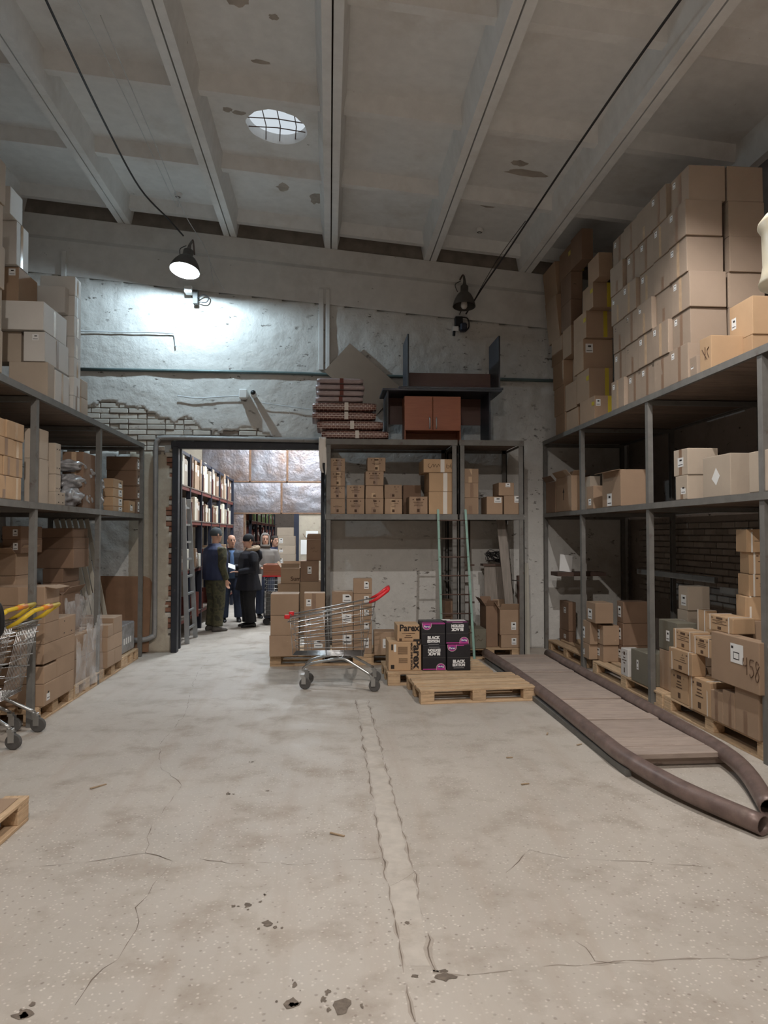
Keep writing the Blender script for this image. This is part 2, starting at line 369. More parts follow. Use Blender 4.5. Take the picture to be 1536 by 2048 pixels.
# paler filled strip between the two long cracks
K['fill'] = mat('pale_joint_fill', S((188, 180, 170)), .85, var=.1, scale=14, dirt=(S((172, 162, 150)), 4, .5), bmp=.4, bscale=40)
la = [(0.299, 7.441), (0.294, 5.996), (0.298, 5.022), (0.287, 4.248), (0.292, 3.823), (0.293, 3.381), (0.296, 3.050), (0.303, 2.867)]
ra = [(0.385, 7.435), (0.401, 5.988), (0.411, 5.013), (0.414, 4.238), (0.420, 3.813), (0.413, 3.372), (0.403, 3.042), (0.397, 2.860)]
m = MB(); n_ = len(la); m.add([(x, y, .0006) for x, y in la] + [(x, y, .0006) for x, y in ra], [(i, n_ + i, n_ + i + 1, i + 1) for i in range(n_ - 1)]); m.build('joint_fill', K['fill'], floor_o)
for (x, y, rx, ry) in ((-0.261, 3.216, .05, .045), (-0.126, 2.670, .06, .05), (0.343, 3.179, .025, .02), (-1.066, 2.682, .07, .05), (-0.294, 3.472, .018, .016), (-0.123, 2.780, .02, .03), (-0.561, 5.482, .03, .02), (-0.181, 6.338, .015, .012), (0.443, 2.783, .09, .04), (-0.365, 3.386, .05, .035), (0.052, 2.651, .06, .06), (-0.399, 4.860, .03, .016), (-0.653, 4.824, .035, .03)):
    m = MB(); k = 12; rs = random.Random(int(x * 1000))
    for q in range(5):
        f = 1 if q == 0 else rs.uniform(.15, .5); cx, cy = (x, y) if q == 0 else (x + rs.uniform(-1.3, 1.3) * rx, y + rs.uniform(-1.3, 1.3) * ry); u, w = rx * .42 * f, ry * .6 * f
        m.add([(cx + u * math.cos(a) * (1 + .9 * noise.noise(Vector((math.cos(a) * 2 + x * 7, math.sin(a) * 2, y + q)))), cy + w * math.sin(a) * (1 + .9 * noise.noise(Vector((math.cos(a) * 2, x * 7 + math.sin(a) * 2, y + q)))), .0016) for a in [2 * math.pi * i / k for i in range(k)]], [tuple(range(k))])
    m.build('stain', K['stain'], floor_o)['kind'] = 'stuff'

# ---- ceiling: ribbed concrete slabs falling gently to the right
ceil_o = struct(thing('ceiling', None, None))
SL = .093
def rib_z(x): return 5.93 - SL * x
def slab_mesh(x0, x1, hole=None, ys=None):
    """one trough slab: two edge ribs, cross ribs with splayed sides, thin plate; local frame slides along the roof fall"""
    m = MB(); g = .008; w = .085; H = .30
    def pt(x, y, h): return (x, y, rib_z(x) + h)
    def beam_y(xa, xb, xt_a, xt_b, y0, y1):
        m.add([pt(xa, y0, 0), pt(xb, y0, 0), pt(xt_b, y0, H), pt(xt_a, y0, H), pt(xa, y1, 0), pt(xb, y1, 0), pt(xt_b, y1, H), pt(xt_a, y1, H)],
              [(3, 2, 1, 0), (4, 5, 6, 7), (0, 1, 5, 4), (1, 2, 6, 5), (3, 7, 6, 2), (0, 4, 7, 3)])
    beam_y(x0 + g, x0 + g + w, x0 + g, x0 + g + w + .06, -7, WALL_Y + .12)
    beam_y(x1 - g - w, x1 - g, x1 - g - w - .06, x1 - g, -7, WALL_Y + .12)
    for y in (10.5, 8.98, 7.4, 5.82, 4.24, 2.66, 1.08, -.5, -2.08, -3.66, -5.24):
        a, b = .05, .13; hb = .15
        xa, xb = x0 + g + w * .9, x1 - g - w * .9
        m.add([pt(xa, y - a, hb), pt(xb, y - a, hb), pt(xb, y - b, H), pt(xa, y - b, H), pt(xa, y + a, hb), pt(xb, y + a, hb), pt(xb, y + b, H), pt(xa, y + b, H)],
              [(3, 2, 1, 0), (4, 5, 6, 7), (0, 1, 5, 4), (1, 2, 6, 5), (3, 7, 6, 2), (0, 4, 7, 3)])
    t = .06
    if hole is None:
        m.add([pt(x0 + g, -7, H), pt(x1 - g, -7, H), pt(x1 - g, WALL_Y + .12, H), pt(x0 + g, WALL_Y + .12, H), pt(x0 + g, -7, H + t), pt(x1 - g, -7, H + t), pt(x1 - g, WALL_Y + .12, H + t), pt(x0 + g, WALL_Y + .12, H + t)],
              [(3, 2, 1, 0), (4, 5, 6, 7), (0, 1, 5, 4), (1, 2, 6, 5), (3, 7, 6, 2), (0, 4, 7, 3)])
    else:
        hx, hy, hr = hole; n = 48
        ang = [2 * math.pi * (i + .5) / n for i in range(n)]
        xa, xb, ya, yb = x0 + g, x1 - g, hy - .62, hy + .62
        def sq(a):
            c, s = math.cos(a), math.sin(a); k = min(((xb - hx) if c > 0 else (hx - xa)) / max(abs(c), 1e-6), .62 / max(abs(s), 1e-6)); return hx + c * k, hy + s * k
        inner = []
        for a in ang:
            r = hr * (1 + .05 * noise.noise(Vector((math.cos(a) * 3, math.sin(a) * 3, 4)))); inner.append((hx + r * math.cos(a), hy + r * math.sin(a)))
        outer = [sq(a) for a in ang]
        # pull the outer ring to exact corners
        for cxy in ((xa, ya), (xb, ya), (xb, yb), (xa, yb)):
            j = min(range(n), key=lambda i: (outer[i][0] - cxy[0]) ** 2 + (outer[i][1] - cxy[1]) ** 2); outer[j] = cxy
        V = [pt(x, y, H) for x, y in outer] + [pt(x, y, H) for x, y in inner] + [pt(hx + (x - hx) * .96, hy + (y - hy) * .96, H + t + .05) for x, y in inner]
        m.add(V, [(i, n + i, n + (i + 1) % n, (i + 1) % n) for i in range(n)] + [(n + i, 2 * n + i, 2 * n + (i + 1) % n, n + (i + 1) % n) for i in range(n)])
        for (p, q) in ((-7, ya), (yb, WALL_Y + .12)):
            m.add([pt(xa, p, H), pt(xb, p, H), pt(xb, q, H), pt(xa, q, H)], [(3, 2, 1, 0)])
    return m
edges = [-4.49, -2.98, -1.46, .02, 1.50, 2.95, 4.46]
HOLE = (-.60, 8.13, .34)
for i in range(6):
    slab_mesh(edges[i], edges[i + 1], HOLE if i == 2 else None).build('slab', K['ceil'], ceil_o)
for x in edges[1:-1]:     # dark joint filler above each gap
    MB().box(x - .03, x + .03, -7, WALL_Y + .1, rib_z(x) + .16, rib_z(x) + .2).build('joint_filler', K['crack'], ceil_o)
hz = rib_z(HOLE[0]) + .33
for dx in (-.14, .02, .2): MB().tube([(HOLE[0] + dx, HOLE[1] - .33, hz), (HOLE[0] + dx + .02, HOLE[1], hz - .01), (HOLE[0] + dx - .01, HOLE[1] + .33, hz)], .006, 6).build('rebar', K['rust'], ceil_o)
for dy in (-.1, .08): MB().tube([(HOLE[0] - .34, HOLE[1] + dy, hz + .02), (HOLE[0], HOLE[1] + dy - .01, hz + .01), (HOLE[0] + .34, HOLE[1] + dy + .03, hz - .01)], .006, 6).build('rebar', K['rust'], ceil_o)
K['chip_c'] = mat('bare_ceiling_patch', S((166, 158, 149)), .95, var=.2)
for (x, y, rx, ry) in ((-.18, 9.75, .09, .16), (-.62, 9.55, .08, .11), (-.8, 6.2, .1, .08), (-.5, 6.35, .04, .04), (-1.0, 7.93, .08, .04), (-1.12, 7.9, .05, .05), (2.1, 9.3, .12, .08), (2.35, 8.4, .25, .08), (2.2, 8.2, .1, .06), (-.68, 7.0, .09, .03)):
    k = 16; zz = lambda X: rib_z(X) + .2985
    ring = [(x + rx * math.cos(a) * (1 + .6 * noise.noise(Vector((math.cos(a) * 2 + x * 9, math.sin(a) * 2, y)))), y + ry * math.sin(a) * (1 + .6 * noise.noise(Vector((math.cos(a) * 2, x * 9 + math.sin(a) * 2, y))))) for a in [2 * math.pi * i / k for i in range(k)]]
    MB().add([(p, q, zz(p)) for p, q in ring], [tuple(reversed(range(k)))]).build('paint_chip', K['chip_c'], ceil_o)

# ---- far wall: lumpy plaster skin over brick, doorway cut out, plaster broken away above the lintel
DX0, DX1, DZ = -2.25, -.06, 2.98
EDGE = [(-3.75, 3.46), (-3.46, 3.52), (-3.15, 3.63), (-2.9, 3.52), (-2.66, 3.50), (-2.48, 3.38), (-2.25, 3.28), (-2.1, 3.40), (-1.97, 3.30), (-1.78, 3.19), (-1.55, 3.16), (-1.12, 3.23), (-.85, 3.14), (-.8, 3.06), (-.6, 2.9)]
def edge_z(x):
    for (a, b), (c, d) in zip(EDGE, EDGE[1:]):
        if a <= x <= c: return b + (d - b) * (x - a) / (c - a)
    return -1
def beam_low(x): return 5.08 - .087 * x
def exposed(x, z):
    n1 = noise.noise(Vector((x * 7, z * 7, 0))) * .05 + noise.noise(Vector((x * 19, z * 19, 5))) * .025
    if edge_z(x) > 0 and z < edge_z(x) + n1 and z > (2.86 + n1 if x < DX0 - .04 else 2.9): return True
    if DX0 - .16 < x < DX0 and .25 < z < 2.9: return x > DX0 - .05 + noise.noise(Vector((z * 2.3, 3, 1))) * .09 + n1 * .5
    return False
wall_far = struct(thing('wall_far', None, None))
def far_plaster():
    st = .04; xs = [-4.5 + st * i for i in range(int(9.0 / st) + 1)]; zs = [st * i for i in range(int(5.8 / st) + 1)]
    idx = {}; V = []; F = []
    def vid(i, j):
        if (i, j) in idx: return idx[(i, j)]
        x, z = xs[i], zs[j]
        r = noise.noise(Vector((x * 1.7, z * 1.7, 0))) * .012 + noise.noise(Vector((x * 5.5, z * 6.5, 2))) * .008 + abs(noise.noise(Vector((x * 11, z * 16, 7)))) * .006
        r = min(r, .014)
        if z < 2.2 and x > 0: r *= .4
        if x < DX0 and x > -2.75 and z < 2.9: r *= .5
        idx[(i, j)] = len(V); V.append((x + (noise.noise(Vector((x * 30, z * 30, 1))) * .012), WALL_Y - .012 + r, z + noise.noise(Vector((x * 30, z * 30, 9))) * .012)); return idx[(i, j)]
    for i in range(len(xs) - 1):
        for j in range(len(zs) - 1):
            x, z = xs[i] + st / 2, zs[j] + st / 2
            if DX0 < x < DX1 and z < DZ: continue
            if exposed(x, z): continue
            if z > beam_low(x): continue
            F.append((vid(i, j), vid(i + 1, j), vid(i + 1, j + 1), vid(i, j + 1)))
    m = MB(); m.add(V, F); me = m.mesh('plaster', [K['plaster'], K['pier']], smooth=True)
    for p in me.polygons:
        c = p.center
        if c.x < DX0 and c.x > -2.85 and c.z < 2.95: p.material_index = 1
    o = link('plaster', me, wall_far); s = o.modifiers.new('thickness', 'SOLIDIFY'); s.thickness = .03; s.offset = -1
    return o
far_plaster()
# brick core with doorway (thick)
m = MB(); y0, y1 = WALL_Y + .034, WALL_Y + .42
m.box(-4.6, DX0, y0, y1, 0, 6.6); m.box(DX1, 4.7, y0, y1, 0, 6.3); m.box(DX0, DX1, y0, y1, DZ, 6.5); m.build('wall_core', K['mortar'], wall_far)
m = MB().box(-3.85, DX0, WALL_Y + .012, WALL_Y + .036, 2.82, 3.72).box(DX0, -.55, WALL_Y + .012, WALL_Y + .036, DZ + .03, 3.6).build('mortar_bed', K['mortar'], wall_far)
brick_me = {}
def brick_mesh(L, kmat, w=.06, h=.066):
    key = (round(L, 3), kmat)
    if key not in brick_me:
        b = MB().box(-L / 2, L / 2, -w / 2, w / 2, -h / 2, h / 2); me = b.mesh('brick', K[kmat], bevel=.007); brick_me[key] = me
    return brick_me[key]
rb = random.Random(3)
for r in range(10):
    z = 2.93 + r * .077; x = -3.8 + (.13 if r % 2 else 0)
    while x < -.6:
        L = .25 if rb.random() < .8 else .12
        if edge_z(x + L / 2) > z - .1 and not (DX0 - .3 < x < DX1 and z < DZ + .05):
            link('brick', brick_mesh(L, 'brick_w' if x < -1.7 or rb.random() < .6 else 'brick_d'), wall_far, (x + L / 2, WALL_Y + .022 + rb.uniform(-.008, .010), z), (0, rb.uniform(-.02, .02), rb.uniform(-.03, .03)))
        x += L + .012
for r in range(34):
    z = .3 + r * .077
    link('brick', brick_mesh(.12 if r % 2 else .2, 'brick_r' if r % 3 else 'brick_w'), wall_far, (DX0 - (.055 if r % 2 else .095), WALL_Y + .03 + rb.uniform(-.006, .008), z))
# ring beam with stepped face, top course of bricks between the slab ribs
xa, xb = -4.5, 4.5
m = MB()
def bp(x, y, z): return (x, y, z)
prof = [(WALL_Y - .02, 'lo', 0), (WALL_Y - .02, 'lo', .56), (WALL_Y + .03, 'lo', .60), (WALL_Y + .03, 'hi', 0)]
V = []
for x in (xa, xb):
    V += [(x, WALL_Y - .025, beam_low(x)), (x, WALL_Y - .025, beam_low(x) + .50), (x, WALL_Y + .01, beam_low(x) + .56), (x, WALL_Y + .01, rib_z(x) - .002), (x, WALL_Y + .4, rib_z(x) - .002), (x, WALL_Y + .4, beam_low(x))]
m.add(V, [(0, 1, 7, 6), (1, 2, 8, 7), (2, 3, 9, 8), (3, 4, 10, 9), (5, 0, 6, 11)]); m.build('ring_beam', K['ring'], wall_far)
for r in range(2):
    x = -4.4 + .13 * r
    while x < 4.2:
        zc = rib_z(x + .12) + .045 + r * .078
        if all(abs(x + .12 - e) > .16 for e in edges) and rb.random() < .93:
            link('brick', brick_mesh(.25, 'brick_d'), wall_far, (x + .12, WALL_Y + .11 + rb.uniform(-.02, .01), zc), (0, math.atan(SL), 0))
        x += .265
MB().box(-4.6, 4.7, WALL_Y + .16, WALL_Y + .2, 5.3, 6.8).build('gap_backing', K['brick_d'], wall_far)
# ---- side and back walls
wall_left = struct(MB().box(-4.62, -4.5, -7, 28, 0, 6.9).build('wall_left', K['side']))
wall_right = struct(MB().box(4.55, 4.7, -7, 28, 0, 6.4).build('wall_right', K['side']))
struct(MB().box(-4.6, 4.7, -7.15, -7, 0, 6.9).build('wall_back', K['side']))
for r in range(13):
    for c in range(20):
        y = 5.0 + c * .265 + (.13 if r % 2 else 0); z = .86 + r * .078
        link('brick', brick_mesh(.25, 'brick_d'), wall_right, (4.545 + rb.uniform(-.004, .006), y, z), (0, 0, math.pi / 2))
# ---- door frame: black steel posts and lintel, grey pipe running round it
t = struct(thing('door_1', None, None))
MB().box(DX0, DX0 + .085, WALL_Y - .06, WALL_Y + .08, 0, 2.96).box(DX0 + .02, DX0 + .06, WALL_Y + .3, WALL_Y + .38, 0, 2.96).build('frame_post', K['frame'], t, bevel=.006)
MB().box(DX1 - .06, DX1, WALL_Y + .02, WALL_Y + .10, 0, 2.96).build('frame_post', K['frame'], t, bevel=.006)
MB().box(DX0 - .02, DX1 + .08, WALL_Y - .05, WALL_Y + .1, 2.93, 3.03).build('lintel', K['frame'], t, bevel=.006)
MB().box(DX0, DX0 + .02, WALL_Y + .03, WALL_Y + .42, 0, 2.95).build('reveal_left', K['pier'], t)
MB().box(DX1, DX1 + .02, WALL_Y + .02, WALL_Y + .43, 0, 2.95).build('reveal_right', K['pier'], t)
py = WALL_Y - .085
tag(MB().tube(smooth_pts([(-.05, py, 3.055), (-1.2, py, 3.065), (-2.3, py, 3.075), (-2.44, py, 3.04), (-2.475, py, 2.92), (-2.475, py, 2.5), (-2.47, py, 1.0), (-2.47, py, .32), (-2.5, py - .02, .24), (-2.62, py - .05, .20), (-2.85, py - .06, .2)], 5), .036, 12).build('conduit_pipe', K['wall_pipe'], smooth=True), 'grey pipe bending around the top left of the doorway', 'pipe')
tag(MB().tube(smooth_pts([(-3.55, WALL_Y - .034, 4.055), (-1, WALL_Y - .034, 4.05), (0, WALL_Y - .034, 4.035), (1.5, WALL_Y - .034, 4.02), (3.6, WALL_Y - .034, 3.995)], 4), .024, 10).build('wall_pipe', K['pipe_green'], smooth=True), 'long green-grey pipe running level across the far wall', 'pipe')
o = tag(MB().box(-.16, -.085, WALL_Y - .055, WALL_Y - .02, 4.1, 5.3).box(-.055, .005, WALL_Y - .05, WALL_Y - .02, 4.1, 5.3).build('vertical_conduit', K['ring'], bevel=.006), 'pair of whitewashed vertical battens on far wall above the packs', 'batten')
tag(MB().box(-3.84, -3.77, WALL_Y - .06, WALL_Y - .02, 5.3, 5.76).build('wall_batten', K['ring'], bevel=.006), 'short whitewashed batten high on far wall at left', 'batten')

# ================================================================= RACKS
def plank_mesh(L, w, t, mt, along='x'):
    if along == 'x': return MB().box(0, L, -w / 2, w / 2, -t, 0).mesh('plank', K[mt], bevel=.004)
    return MB().box(-w / 2, w / 2, 0, L, -t, 0).mesh('plank', K[mt], bevel=.004)
def long_rack(name, label, xf, xb, posts, levels, braces=()):
    """welded angle-iron rack running along the aisle: posts, beams and cross planks"""
    t = thing(name, label, 'rack', (xf, posts[0], 0)); s = 1 if xb > xf else -1; y0 = posts[0]
    D = abs(xb - xf); top = max(levels)
    for y in posts:
        for x in (0, s * D):
            sg = s if x == 0 else -s
            MB().box(x, x + sg * .01, y - y0 - .032, y - y0 + .032, 0, top - .002).box(x + sg * .01, x + sg * .05, y - y0 + .024, y - y0 + .032, 0, top - .002).box(x + sg * .01, x + sg * .05, y - y0 - .032, y - y0 - .024, 0, top - .002).build('post', K['rack'], t)
    for z in levels:
        for x in (0, s * D):
            sg = s if x == 0 else -s
            MB().box(x - sg * .012, x, 0, posts[-1] - y0, z - .06, z - .002).box(x, x + sg * .05, 0, posts[-1] - y0, z - .048, z - .038).build('shelf_beam', K['rack'], t)
        for y in posts:
            MB().box(min(0, s * D) + .02, max(0, s * D) - .02, y - y0 - .03, y - y0 + .03, z - .09, z - .045).build('cross_beam', K['rack'], t)
        me = plank_mesh(D - .03, .142, .034, 'deck'); y = .09; rr = random.Random(int(z * 100)); L = posts[-1] - y0
        while y < L - .05:
            link('plank', me, t, (min(0, s * D) + .015 + rr.uniform(-.006, .006), y, z - .001 - rr.uniform(0, .003)), (0, 0, rr.uniform(-.008, .008))); y += .15
    for (y, x0, x1, z) in braces:
        MB().box(min(x0, x1), max(x0, x1), y - y0 - .02, y - y0 + .02, z - .02, z + .02).build('brace', K['rack'], t)
    return t
long_rack('storage_rack', 'long grey steel rack with plank shelves along the left side', -2.58, -3.85, (4.75, 6.62, 8.42, 10.3), (2.95, 1.97))
long_rack('storage_rack', 'long grey steel rack with plank shelves along the right side', 3.19, 4.42, (3.2, 5.13, 7.06, 9.0, 10.58), (3.08, 2.0))
# horizontal rails low on the right rack bays
def side_rail(a, b, z):
    pass
def cross_rack(label, x0, x1):
    t = thing('storage_rack', label, 'rack', (x0, 9.62, 0)); L = x1 - x0; D = .95
    for x in (0, L):
        sg = 1 if x == 0 else -1
        for y in (0, D):
            MB().box(x, x + sg * .07, y, y + .012, 0, 2.955).box(x, x + sg * .012, y, y + .07, 0, 2.955).build('post', K['rack'], t)
    for z in (2.96, 1.96):
        for y in (-.008, D): MB().box(0, L, y, y + .012, z - .075, z - .002).build('shelf_beam', K['rack'], t)
        for x in (0, L - .02): MB().box(x, x + .02, .01, D, z - .07, z - .045).build('cross_beam', K['rack'], t)
        me = plank_mesh(L - .02, .15, .03, 'deck'); y = .085
        while y < D: link('plank', me, t, (.01, y, z - .001)); y += .156
    MB().bar((L - .02, .02, 1.06), (L - .02, D, 1.02), .04, .012).build('brace', K['rack'], t)
    return t
cross_rack('wider grey steel rack beside doorway carrying desks and packs on top', -.05, 1.72)
cross_rack('narrow grey steel rack between the wide centre rack and right rack', 1.745, 2.63)

# ================================================================= PALLETS
PAL = {}
def pallet(label, x, y, rz=0, z=0, group='wooden pallets on the warehouse floor', L=1.2, Wd=.8, part=True):
    key = (L, Wd)
    if key not in PAL:
        PAL[key] = dict(deck=MB().box(-L / 2, L / 2, -.07, .07, 0, .022).mesh('deck_board', K['pallet'], bevel=.003), thin=MB().box(-L / 2, L / 2, -.048, .048, 0, .022).mesh('deck_board', K['pallet'], bevel=.003),
                        cross=MB().box(-.07, .07, -Wd / 2, Wd / 2, 0, .022).mesh('stringer_board', K['pallet_y'], bevel=.003), block=MB().box(-.07, .07, -.05, .05, 0, .078).mesh('block', K['pallet'], bevel=.004), skid=MB().box(-L / 2, L / 2, -.05, .05, 0, .022).mesh('skid_board', K['pallet'], bevel=.003))
    q = PAL[key]; t = thing('pallet', label, 'pallet', (x, y, z), rz, group)
    rr = random.Random(int(x * 100 + y * 10))
    for yy in (-Wd / 2 + .05, 0, Wd / 2 - .05):
        link('skid_board', q['skid'], t, (0, yy, 0))
        for xx in (-L / 2 + .07, 0, L / 2 - .07): link('block', q['block'], t, (xx, yy, .022))
    for xx in (-L / 2 + .07, 0, L / 2 - .07): link('stringer_board', q['cross'], t, (xx, 0, .1))
    for yy, k in ((-Wd / 2 + .07, 'deck'), (-Wd / 2 + .235, 'thin'), (0, 'deck'), (Wd / 2 - .235, 'thin'), (Wd / 2 - .07, 'deck')):
        link('deck_board', q[k], t, (rr.uniform(-.006, .006), yy, .122), (0, 0, rr.uniform(-.006, .006)))
    return t
PI = math.pi
pallet('empty pine pallet lying in front of the black boxes', 1.48, 7.63, .07)
pallet('pine pallet under the black and kraft printed boxes', 1.25, 8.52, .02)
pallet('pallet beside doorway under the brown carton stacks', -.15, 9.82 - .02, 0, L=1.2)
pallet('pallet under the column of small cartons behind the trolley', 1.06 - .02, 9.80, 0)
pallet('pallet under cartons at the right foot of centre rack', 2.22 - .05, 10.14, 0, L=.9)
pallet('nearest pallet under left rack below the stickered carton', -2.98, 7.14, PI / 2, L=.98)
pallet('middle pallet under left rack with torn film', -2.98, 8.06, PI / 2, L=.82)
pallet('far pallet under left rack with five cartons', -2.98, 8.98, PI / 2, L=.96)
pallet('low pallet under the grey wrapped block by the far wall', -2.98, 9.8, PI / 2, L=.66)
pallet('pallet cut by left picture edge with a cardboard sheet', -2.17, 3.98, PI / 2 - .02, L=1.0)
pallet('nearest pallet under right rack with strapped cartons', 3.62, 5.98, PI / 2, L=1.66)
pallet('middle pallet under right rack with olive boxes', 3.62, 7.78, PI / 2, L=1.86)
pallet('farthest pallet under right rack in the dark bay', 3.62, 9.75, PI / 2, L=1.5)
tag(MB().box(-2.5, -1.80, 3.52, 4.42, .1462, .149).build('cardboard_sheet', K['kraft'], bevel=.0008), 'flat cardboard sheet covering the pallet at left picture edge', 'cardboard')

